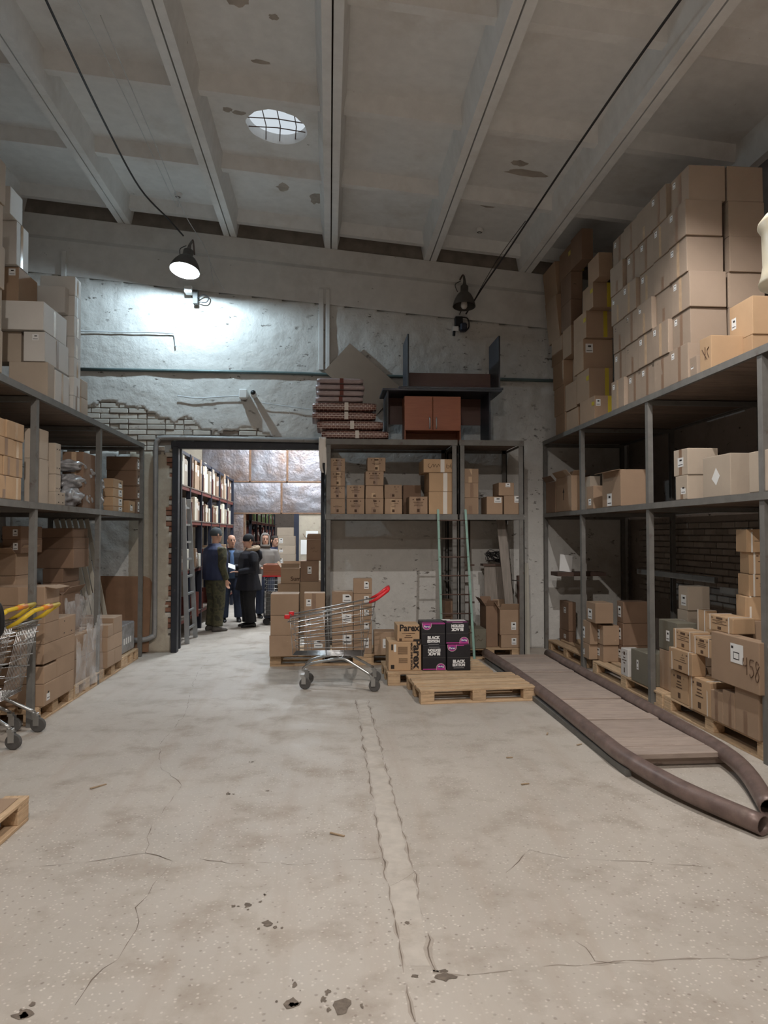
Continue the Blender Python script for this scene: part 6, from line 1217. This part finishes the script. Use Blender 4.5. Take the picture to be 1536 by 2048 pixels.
MB().lathe([(.03, 0), (.035, .05), (.04, .06), (.04, .2), (.036, .205)], 20, Mx, 0).build('barrel', K['white_plastic'], t, True); MB().lathe([(0, .2), (.034, .2), (.034, .208), (0, .21)], 20, Mx, 0).build('lens', K['black_rubber'], t, True)
# ceramic-like cream piece hanging at the right picture edge
t = thing('hanging_canister', 'cream canister with flared foot hanging at the right picture edge', 'canister', (2.185, 3.16, 2.845), 0)
MB().lathe([(.0, 0), (.185, .004), (.188, .015), (.176, .05), (.168, .1), (.170, .2), (.172, .255), (.188, .285), (.186, .297), (.16, .33), (.03, .335)], 36).build('shell', K['cream'], t, True)
MB().tube([(0, 0, .33), (0, 0, rib_z(2.185) + .3 - 2.845)], .008, 8).build('cord', K['cable'], t, True)
# little splinters on the floor
for i, (x, y, L, a) in enumerate(((.05, 4.12, .09, -.5), (1.36, 5.43, .05, .1), (1.32, 4.85, .06, .3), (-1.53, 5.02, .12, .9), (1.84, 6.05, .07, 1.2), (2.0, 5.72, .06, .6))):
    tag(MB().box(-L / 2, L / 2, -.006, .006, .0, .006, M=Matrix.Rotation(.05, 4, 'Y')).build('wood_splinter', K['splinter'], None, loc=(x, y, .003), rot=(0, 0, a)), ('dark curved wood splinter lying in the middle of the floor', 'small wood chip on floor left of the ramp', 'small wood chip on floor nearer than the first chip', 'thin splinter on floor at left below the trolley', 'wood chip close beside the left ramp pipe, farther', 'wood chip close beside the left ramp pipe, nearer')[i], 'splinter', 'wood splinters on the floor')

# ================================================================= NEXT HALL THROUGH THE DOORWAY
hall_c = struct(MB().box(-4.6, 2.2, WALL_Y + .42, 28, 5.0, 5.1).build('ceiling_hall', K['ceil']))
struct(MB().box(1.6, 1.75, WALL_Y + .42, 28, 0, 5.0).build('wall_hall_right', K['pier']))
struct(MB().box(-4.6, 1.75, 27.6, 27.75, 0, 5.0).build('wall_hall_end', K['side']))
wm = struct(thing('wall_partition', None, None))
MB().box(-4.5, -2.05, 18.03, 18.2, 0, 5).box(-.78, 1.6, 18.03, 18.2, 0, 5).box(-2.05, -.78, 18.03, 18.2, 2.2, 5).build('wall_core', K['pier'], wm)
for (x0, x1, z0, z1) in ((-3.1, -1.93, 2.98, 4.9), (-1.92, -1.02, 2.98, 4.9), (-1.01, .4, 2.98, 4.9), (-3.1, -1.16, 2.2, 2.97), (-1.15, .4, 2.2, 2.97), (-2.5, -2.06, 0, 2.19)):
    m = MB(); nu, nv = 14, 14; V = []
    for i in range(nu + 1):
        for j in range(nv + 1):
            u, v = i / nu, j / nv; bl = (16 * u * (1 - u) * v * (1 - v)) ** .5
            V.append((x0 + (x1 - x0) * u, 18.02 - .035 * bl - .02 * bl * noise.noise(Vector((u * 4 + x0, v * 4, z0))), z0 + (z1 - z0) * v))
    m.add(V, [(i * (nv + 1) + j, (i + 1) * (nv + 1) + j, (i + 1) * (nv + 1) + j + 1, i * (nv + 1) + j + 1) for i in range(nu) for j in range(nv)])
    o = m.build('metal_sheet', K['sheet'], wm, True)
    MB().box(x1 - .035, x1 + .015, 18.0, 18.018, z0, z1).box(x0, x1, 18.0, 18.018, z0, z0 + .03).build('riveted_seam', K['sheet_edge'], o)
MB().box(-.86, -.74, 17.96, 18.06, 0, 2.2).build('steel_post', K['blue_dark'], wm)
light('lamp_light', (-.9, 13.4, 4.75), 'hall', .15); light('lamp_light', (-.6, 16.4, 4.75), 'hall', .15); light('lamp_light', (-1.2, 22.5, 4.75), 'far', .15)
for loc, lab in (((-.9, 13.4, 4.86), 'round hall lamp above the three talking men'), ((-.6, 16.4, 4.86), 'round hall lamp before the sheet metal wall'), ((-1.2, 22.5, 4.86), 'round hall lamp in the farthest room')):
    t = thing('hall_lamp', lab, 'lamp', loc, 0, 'round hall lamps'); MB().lathe([(0, 0), (.09, 0), (.12, .04), (.12, .14), (0, .14)], 20).build('housing', K['white_plastic'], t, True)
def hall_rack(label, x, y0, y1, posts, levels, top, depth=.7):
    t = thing('pallet_rack', label, 'rack', (x, y0, 0)); n = posts
    for k in range(n):
        y = (y1 - y0) * k / (n - 1)
        for xx in (-.07, -depth): MB().box(xx, xx + .07, y, y + .07, 0, top).build('post', K['blue_dark'], t)
    for z in levels:
        for xx in (-.05, -depth): MB().box(xx, xx + .04, 0, y1 - y0, z - .075, z - .02).build('beam', K['shelf_red'], t)
        MB().box(-depth, .0, 0, y1 - y0, z - .02, z).build('deck', K['deck_y'], t)
        for k in range(n - 1):
            y = (y1 - y0) * k / (n - 1) + .09; MB().box(-.2, .015, y, y + .02, z + .002, z + .3).build('divider', K['shelf_red'], t)
    MB().box(-.05, -.01, 0, y1 - y0, top - .05, top).build('top_rail', K['blue_dark'], t)
    return t
hall_rack('dark blue and red pallet rack along the next hall left side', -2.3, 11.15, 17.7, 7, (.35, 1.12, 1.93, 2.48), 3.02)
hall_rack('dark rack with maroon shelves in the farthest room', -1.95, 18.5, 26.5, 7, (.4, 1.5, 2.05), 2.9)
rr = random.Random(21)
NTH = ('first', 'second', 'third', 'fourth', 'fifth', 'sixth', 'seventh', 'eighth', 'ninth', 'tenth', 'eleventh', 'twelfth')
def fill(x, y0, y1, z, hmin, hmax, mt, label, group, step=(.05, .16), skip=.03, bay=0):
    y = y0; k = 0
    while y < y1 - step[0]:
        w = min(rr.uniform(*step), y1 - y); h = rr.uniform(hmin, hmax)
        if rr.random() > skip:
            d = rr.uniform(.2, .34); m = MB().box(-d, 0, 0, w, 0, h)
            o = m.build('packet', K[rr.choice((mt, mt, mt, 'kraft', 'pale', 'dark')) if mt == 'book_w' else mt], None, bevel=.004, loc=(x - rr.uniform(.0, .05), y, z + .001)); tag(o, '%s, %s bay from doorway, %s along' % (label, NTH[bay], NTH[k]), 'packet', group)
            MB().box(.0, .002, w * .2, w * .8, h * .55, h * .8).build('label_strip', K['paper'] if mt != 'book_w' else K['strap'], o); k += 1
        y += w + rr.uniform(.003, .014)
def seg_fill(y0, y1, n, *a, **k):
    for i in range(n):
        s = (y1 - y0) / n; fill(a[0], y0 + i * s + .16, y0 + (i + 1) * s - .02, *a[1:], bay=i, **k)
seg_fill(11.15, 17.7, 6, -2.3, 2.48, .32, .6, 'book_w', 'upright packet on top hall shelf', 'upright packets on the top hall shelf', step=(.1, .28))
seg_fill(11.15, 17.7, 6, -2.3, 1.93, .26, .44, 'book_w', 'upright packet on second hall shelf', 'upright packets on the second hall shelf', step=(.07, .2))
seg_fill(11.15, 17.7, 6, -2.3, 1.12, .15, .36, 'book_w', 'upright packet on waist-high hall shelf', 'upright packets on the waist-high hall shelf', step=(.1, .24))
seg_fill(18.5, 26.5, 6, -1.95, 2.05, .25, .5, 'book_g', 'green packet on upper farthest shelf', 'packets on the farthest upper shelf', step=(.18, .4))
seg_fill(18.5, 26.5, 6, -1.95, 1.5, .2, .42, 'book_r', 'maroon packet on lower farthest shelf', 'packets on the farthest lower shelf', step=(.18, .4))
t = thing('aluminium_ladder', 'aluminium ladder leaning against the hall rack just inside the doorway', 'ladder', (-2.18, 11.8, 0))
for yb, yt in ((-.35, -.45), (.35, -.02)): MB().bar((.0, yb, .0), (-.06, yt, 2.25), .07, .028, up=(0, 1, 0)).build('rail', K['alu'], t)
for k in range(8):
    z = .22 + k * .27; f = z / 2.25; MB().bar((-.06 * f, -.35 - .1 * f, z), (-.06 * f, .35 - .37 * f, z), .03).build('rung', K['alu'], t)
MB().box(-.03, .05, .29, .33, .35, .75).build('clip', K['shelf_red'], t)
# cage trolley with crates
t = thing('cage_trolley', 'wire cage trolley loaded with crates behind the black-coated man', 'trolley', (-1.0, 13.95, 0))
MB().box(-.2, .2, -.3, .3, .14, .17).build('base', K['blue_dark'], t)
for x in (-.2, .2):
    for y in (-.3, .3): MB().tube([(x, y, .17), (x, y, .9)], .012, 8).build('post', K['blue_dark'], t, True)
m = MB()
for k in range(12): x = -.2 + k * .4 / 11; m.tube([(x, -.3, .17), (x, -.3, .88)], .004, 5)
for k in range(9): z = .2 + k * .08; m.tube([(-.2, -.3, z), (.2, -.3, z)], .004, 5).tube([(-.2, -.3, z), (-.2, .3, z)], .004, 5)
m.build('wire_panel', K['chrome'], t, True)['kind'] = 'stuff'
for x in (-.16, .16):
    for y in (-.25, .25): MB().lathe([(.02, -.02), (.065, -.02), (.065, .02), (.02, .02)], 16, Matrix.Translation((x, y, .07)) @ Matrix.Rotation(PI / 2, 4, 'X'), 0, True).build('wheel', K['black_rubber'], t)
tag(MB().box(-1.18, -.82, 13.68, 14.23, .172, .6).build('storage_crate', K['rubber'], bevel=.01), 'dark crate inside the wire cage trolley', 'crate')
o = tag(MB().box(-1.22, -.79, 13.65, 14.25, .9, 1.0).box(-1.22, -.79, 13.65, 13.67, 1.0, 1.13).box(-1.22, -.79, 14.23, 14.25, 1.0, 1.13).box(-1.22, -1.2, 13.67, 14.23, 1.0, 1.13).box(-.81, -.79, 13.67, 14.23, 1.0, 1.13).build('wooden_crate', K['desk_brown'], bevel=.004), 'brown wooden tray on top of the wire cage trolley', 'crate')
MB().box(-1.23, -.78, 13.64, 13.65, .9, .925).build('red_edge', K['red_plastic'], o)
for i, (x, z, w, h, lab) in enumerate(((-.60, 1.2, .19, .36, 'paper notice on the hall wall, lower'), (-.42, 1.62, .3, .16, 'paper notice on the hall wall, higher'))):
    tag(MB().box(x - w / 2, x + w / 2, 18.022, 18.0255, z, z + h).build('paper_notice', K['paper']), lab, 'paper')
tag(MB().box(-.83, -.52, 12.3, 12.6, 1.142, 1.15).build('paper_stack', K['paper'], loc=(.02, 0, .0)), 'loose papers lying in the open lettered carton', 'paper')

# ================================================================= PEOPLE
SK = {'skin': mat('skin', S((196, 152, 130)), .55, var=.05), 'navy': mat('navy_quilted', S((40, 48, 76)), .7, var=.15), 'camo': None, 'denim': mat('dark_jeans', S((44, 52, 72)), .8, var=.15, scale=20), 'black': mat('black_parka', S((28, 29, 38)), .75, var=.2), 'trouser': mat('black_trousers', S((24, 24, 28)), .8, var=.2),
      'grey_knit': mat('grey_knit', S((66, 72, 76)), .9, var=.1, bmp=.4, bscale=120), 'blue_knit': mat('blue_sweater', S((74, 98, 132)), .9, var=.1), 'hood': mat('grey_marl', S((122, 116, 111)), .9, var=.08), 'fur': mat('fur_trim', S((150, 132, 112)), .95, var=.3, scale=40, bmp=.8, bscale=90), 'boot': mat('grey_boots', S((88, 84, 80)), .7), 'shoe': mat('black_shoes', S((24, 24, 26)), .35), 'eye': mat('dark_eye', S((36, 30, 28)), .3), 'lip': mat('lip', S((158, 104, 92)), .5), 'hair': mat('dark_hair', S((44, 38, 34)), .8, var=.2)}
def camo():
    m, t, b = nodes('camouflage'); v = coords(t); n = tex(t, v, 9, 3); c = ramp(t, n.outputs[0], [(.4, S((54, 54, 42))), (.48, S((84, 80, 58))), (.58, S((66, 66, 48)))]); n.inputs['Detail'].default_value = 2
    t.links.new(c, b.inputs['Base Color']); b.inputs['Roughness'].default_value = .9; return m
SK['camo'] = camo()
def ell(c, rx, ry, n=14, tilt=0): return [(c[0] + rx * math.cos(2 * PI * i / n), c[1] + ry * math.sin(2 * PI * i / n), c[2] + tilt * math.sin(2 * PI * i / n)) for i in range(n)]
def remesh(o, v, it=6):
    r = o.modifiers.new('skin', 'REMESH'); r.mode = 'VOXEL'; r.voxel_size = v; r.use_smooth_shade = True
    s = o.modifiers.new('soften', 'SMOOTH'); s.iterations = it; s.factor = .5
def hand(m, wr, d, side, up=(0, 0, 1)):
    """palm, four fingers of unequal length and a thumb leaving the palm's side"""
    wr = Vector(wr); d = Vector(d).normalized(); s = Vector(side).normalized(); n = d.cross(s)
    pc = wr + d * .045
    m.loft([[wr + d * (.0 + .085 * k / 3) + s * (.036 * (.75 + .25 * k / 3)) * math.cos(a) + n * .015 * math.sin(a) for a in [2 * PI * i / 10 for i in range(10)]] for k in range(4)])
    for i, L in enumerate((.068, .078, .072, .056)):
        b = wr + d * .082 + s * (.027 - .018 * i); m.tube([b - d * .02, b + d * L * .5 + n * .006, b + d * L * .85 + n * .022, b + d * L + n * .034], [.009, .009, .008, .006], 7)
    b = wr + d * .025 + s * .03; m.tube([b - s * .012, b + s * .018 + d * .02, b + s * .026 + d * .05 + n * .01, b + s * .022 + d * .066 + n * .016], [.012, .011, .010, .007], 7)
def head_rings(c, tilt=0):
    x, y, z = c; R = []
    for dz, rx, ry, oy in ((-.125, .018, .02, -.05), (-.118, .038, .045, -.035), (-.095, .052, .066, -.02), (-.06, .064, .082, -.008), (-.02, .071, .092, 0), (.02, .074, .096, .004), (.055, .074, .096, .008), (.085, .066, .086, .010), (.108, .046, .06, .012), (.12, .018, .024, .012)):
        R.append(ell((x, y + oy, z + dz), rx, ry, 16))
    return R
def person(label, loc, rz, H, jac, tro, shoe, arms, legs=None, bulk=1.0, coat=.86, head_turn=0, hat=None, extra=None, vest=None):
    """front of the figure is local -y; arms: ((elbow, wrist, hand_dir), ...) for right(-x) and left(+x)"""
    k = H / 1.75
    t = thing('person', label, 'person', loc, rz, 'people beyond the doorway'); t.scale = (k, k, k)
    legs = legs or (((-.095, .0, .9), (-.105, -.02, .5), (-.11, .02, .09)), ((.095, .0, .9), (.105, -.02, .5), (.11, .02, .09)))
    b = bulk
    core = [((0, .0, .86), .13, .09), ((0, 0, 1.0), .13, .09), ((0, 0, 1.2), .145, .095), ((0, .005, 1.38), .15, .09), ((0, .01, 1.45), .06, .055), ((0, 0, 1.5), .055, .055), ((0, -.005, 1.56), .054, .056)]
    body = MB(); body.loft([ell(c, rx, ry) for c, rx, ry in core])
    Mh = Matrix.Translation((0, -.012, 1.63)) @ Matrix.Rotation(head_turn, 4, 'Z')
    HR = [[tuple(Mh @ Vector(p)) for p in r] for r in head_rings((0, 0, 0))]; body.loft(HR)
    def h(p): return tuple(Mh @ Vector(p))
    body.loft([[h(p) for p in ell((0, -.092, .012), .008, .008, 8)], [h(p) for p in ell((0, -.104, -.012), .012, .012, 8)], [h(p) for p in ell((0, -.110, -.03), .016, .014, 8)], [h(p) for p in ell((0, -.088, -.042), .012, .01, 8)]])
    for s in (-1, 1): body.loft([[h(p) for p in ell((s * .078, .01, -.035), .008, .012, 8)], [h(p) for p in ell((s * .084, .014, .0), .010, .02, 8)], [h(p) for p in ell((s * .082, .016, .028), .007, .014, 8)]])
    for s, (el, wr, hd) in zip((-1, 1), arms):
        body.tube([(s * .13, .01, 1.38), (s * .17, .01, 1.36), el, wr], [.05, .045, .036, .027], 10); hand(body, wr, hd, (0, -1, 0) if abs(hd[1]) < .6 else (-s, 0, 0))
    for L in legs: body.tube([Vector(L[0]), Vector(L[1]), Vector(L[2])], [.07, .05, .04], 10)
    o = body.build('body', SK['skin'], t, True); remesh(o, .0085, 3)
    for s in (-1, 1): MB().lathe([(0, -.006), (.009, -.004), (.011, 0), (.009, .004), (0, .006)], 10, Mh @ Matrix.Translation((s * .03, -.0905, .01)) @ Matrix.Rotation(PI / 2, 4, 'X'), 0).build('eye', SK['eye'], o)
    for s in (-1, 1): MB().box(s * .03 - .017, s * .03 + .017, -.099, -.088, .028, .035, M=Mh).build('eyebrow', SK['hair'], o)
    MB().box(-.024, .024, -.096, -.08, -.067, -.058, M=Mh).build('mouth', SK['lip'], o, bevel=.003)
    # trousers
    m = MB(); m.loft([ell((0, .005, .80), .135 * b, .105 * b), ell((0, .005, .9), .165 * b, .12 * b), ell((0, 0, 1.0), .16 * b, .115 * b)])
    for L in legs: m.tube([Vector(L[0]) + Vector((0, 0, .0)), Vector(L[0]).lerp(Vector(L[1]), .5), L[1], Vector(L[1]).lerp(Vector(L[2]), .5), Vector(L[2]) + Vector((0, 0, .0))], [.105 * b, .098 * b, .082 * b, .076 * b, .078 * b], 14)
    o = m.build('trousers', SK[tro], t, True); remesh(o, .013, 5)
    for L in legs:
        a = Vector(L[2]); m = MB(); rings = []
        for u, w, hh in ((-.09, .03, .07), (-.06, .042, .10), (.0, .045, .10), (.05, .046, .075), (.11, .05, .06), (.16, .042, .05), (.19, .02, .035)):
            rings.append([(a.x + w * math.cos(q), a.y - u, max(.002, hh / 2 + hh / 2 * math.sin(q))) for q in [2 * PI * i / 12 for i in range(12)]])
        m.loft(rings).build('shoe', SK[shoe], t, True)
    # jacket: trunk and sleeves in one surface
    def trunk(m, g=0, z0=coat): m.loft([ell((0, .005, z0), (.185 + g + max(0, .86 - z0) * .25) * b, (.14 + g + max(0, .86 - z0) * .3) * b), ell((0, .005, 1.0), (.185 + g) * b, (.145 + g) * b), ell((0, 0, 1.15), (.19 + g) * b, (.145 + g) * b), ell((0, .005, 1.3), (.205 + g) * b, (.14 + g) * b), ell((0, .01, 1.39), (.185 + g) * b, (.115 + g) * b), ell((0, .015, 1.45), (.11 + g), (.085 + g)), ell((0, .015, 1.49), .082 + g, .078 + g)])
    def sleeves(m):
        for s, (el, wr, hd) in zip((-1, 1), arms): m.tube([(s * .12, .01, 1.36), (s * .2 * b, .01, 1.36), Vector((s * .22 * b, .01, 1.33)).lerp(Vector(el), .4), el, Vector(el).lerp(Vector(wr), .5), wr], [.085, .085, .078, .066, .06, .052], 12)
    m = MB(); trunk(m); sleeves(m); o = m.build('jacket', SK[jac], t, True); remesh(o, .013, 5)
    if vest:
        m = MB(); trunk(m, .022, coat - .03); q = m.build('vest', SK[vest], t, True); remesh(q, .014, 5)
    if hat == 'beanie':
        m = MB(); m.loft([[h((p[0] * g, p[1] * g, p[2])) for p in ell((0, .006, z), rx, ry, 16)] for z, rx, ry, g in ((-.012, .083, .106, 1.0), (.0, .087, .109, 1), (.03, .087, .109, 1), (.07, .083, .104, 1), (.105, .066, .084, 1), (.13, .035, .045, 1), (.136, .008, .01, 1))]); m.build('beanie', SK[extra or 'grey_knit'], t, True)
    if hat == 'hood':
        m = MB(); m.loft([[h(p) for p in ell((0, .03, z), rx, ry, 18)] for z, rx, ry in ((-.15, .12, .12), (-.1, .105, .12), (-.03, .10, .122), (.04, .10, .122), (.1, .085, .105), (.14, .05, .06), (.15, .01, .012))])
        q = m.build('hood', SK['hood'], t, True)
        # open the face: carve with the front part removed
        me = q.data; bm = bmesh.new(); bm.from_mesh(me)
        inv = Mh.inverted(); kill = [f for f in bm.faces if (inv @ f.calc_center_median()).y < -.045 and -.12 < (inv @ f.calc_center_median()).z < .085]
        bmesh.ops.delete(bm, geom=kill, context='FACES'); bm.to_mesh(me); bm.free(); q.modifiers.new('s', 'SOLIDIFY').thickness = .012
    if hat == 'hair':
        m = MB(); m.loft([[h(p) for p in ell((0, .016, z), rx, ry, 16)] for z, rx, ry in ((-.03, .078, .09), (.03, .08, .1), (.08, .076, .098), (.115, .05, .066), (.13, .01, .012))]); m.build('hair', SK['hair'], t, True)
    return t
hang_r = ((-.27, .03, 1.12), (-.27, -.06, .88), (-.02, -.15, -1)); hang_l = ((.27, .03, 1.12), (.27, -.06, .88), (.02, -.15, -1))
# man in beanie and quilted vest, seen from behind, turned to the right
p = person('man in grey beanie, navy vest and camouflage trousers, seen from behind', (-1.99, 12.95, 0), math.radians(128), 1.80, 'camo', 'camo', 'boot', (hang_r, hang_l), bulk=1.22, coat=.9, head_turn=.1, hat='beanie', vest='navy')
# bald man facing the camera
p = person('bald man facing camera in open dark jacket and blue sweater', (-1.89, 14.3, 0), math.radians(12), 1.68, 'black', 'denim', 'shoe', (((-.27, .04, 1.12), (-.24, -.1, .9), (.1, -.2, -1)), ((.27, .04, 1.12), (.22, -.14, .98), (-.3, -.8, -.2))), bulk=1.12, coat=.9, head_turn=.2, legs=(((-.095, 0, .9), (-.12, -.02, .5), (-.14, .02, .09)), ((.095, 0, .9), (.12, -.03, .5), (.15, 0, .09))))
MB().loft([ell((0, -.075, .88), .085, .1), ell((0, -.078, 1.1), .085, .1), ell((0, -.07, 1.3), .08, .09), ell((0, -.03, 1.44), .07, .07)]).build('sweater', SK['blue_knit'], p, True)
# man in black parka facing left, holding paper
p = person('man in long black parka with fur hood and black cap', (-1.47, 13.5, 0), math.radians(-68), 1.69, 'black', 'trouser', 'shoe', (((-.28, -.02, 1.1), (-.2, -.27, 1.13), (.1, -1, .1)), ((.31, .02, 1.1), (.2, -.25, 1.05), (-.3, -1, .1))), bulk=1.36, coat=.7, head_turn=.05, hat='beanie', extra='trouser')
m = MB()
m.tube([(.16 * math.cos(a), .07 + .10 * math.sin(a), 1.47 + .03 * math.sin(a)) for a in [2 * PI * i / 20 for i in range(20)]], .045, 10, closed=True).build('fur_collar', SK['fur'], p, True)
MB().loft([ell((0, .17, 1.22), .08, .03), ell((0, .2, 1.3), .13, .06), ell((0, .17, 1.42), .15, .08), ell((0, .12, 1.48), .12, .06)]).build('hood', SK['black'], p, True)
MB().box(.16, .18, .12, .2, .78, 1.0).build('reflective_strip', K['paper'], p)
tag(MB().box(-.105, .105, -.07, .07, 0, .002).build('paper_sheet', K['paper'], None, loc=(-1.80, 13.42, 1.12), rot=(.6, .35, .4)), 'white paper held between the bald man and the parka man', 'paper')
person('person in light grey hooded sweatshirt looking down beyond the trolley', (-1.3, 14.95, 0), math.radians(20), 1.70, 'hood', 'denim', 'shoe', (((-.26, -.05, 1.12), (-.14, -.26, 1.05), (.2, -1, -.2)), ((.26, -.05, 1.12), (.2, -.26, 1.02), (0, -1, -.3))), bulk=1.1, head_turn=-.15, hat='hood')
person('dark-haired person in blue half hidden behind the hooded one', (-1.22, 16.4, 0), math.radians(40), 1.66, 'navy', 'trouser', 'shoe', (hang_r, hang_l), hat='hair')
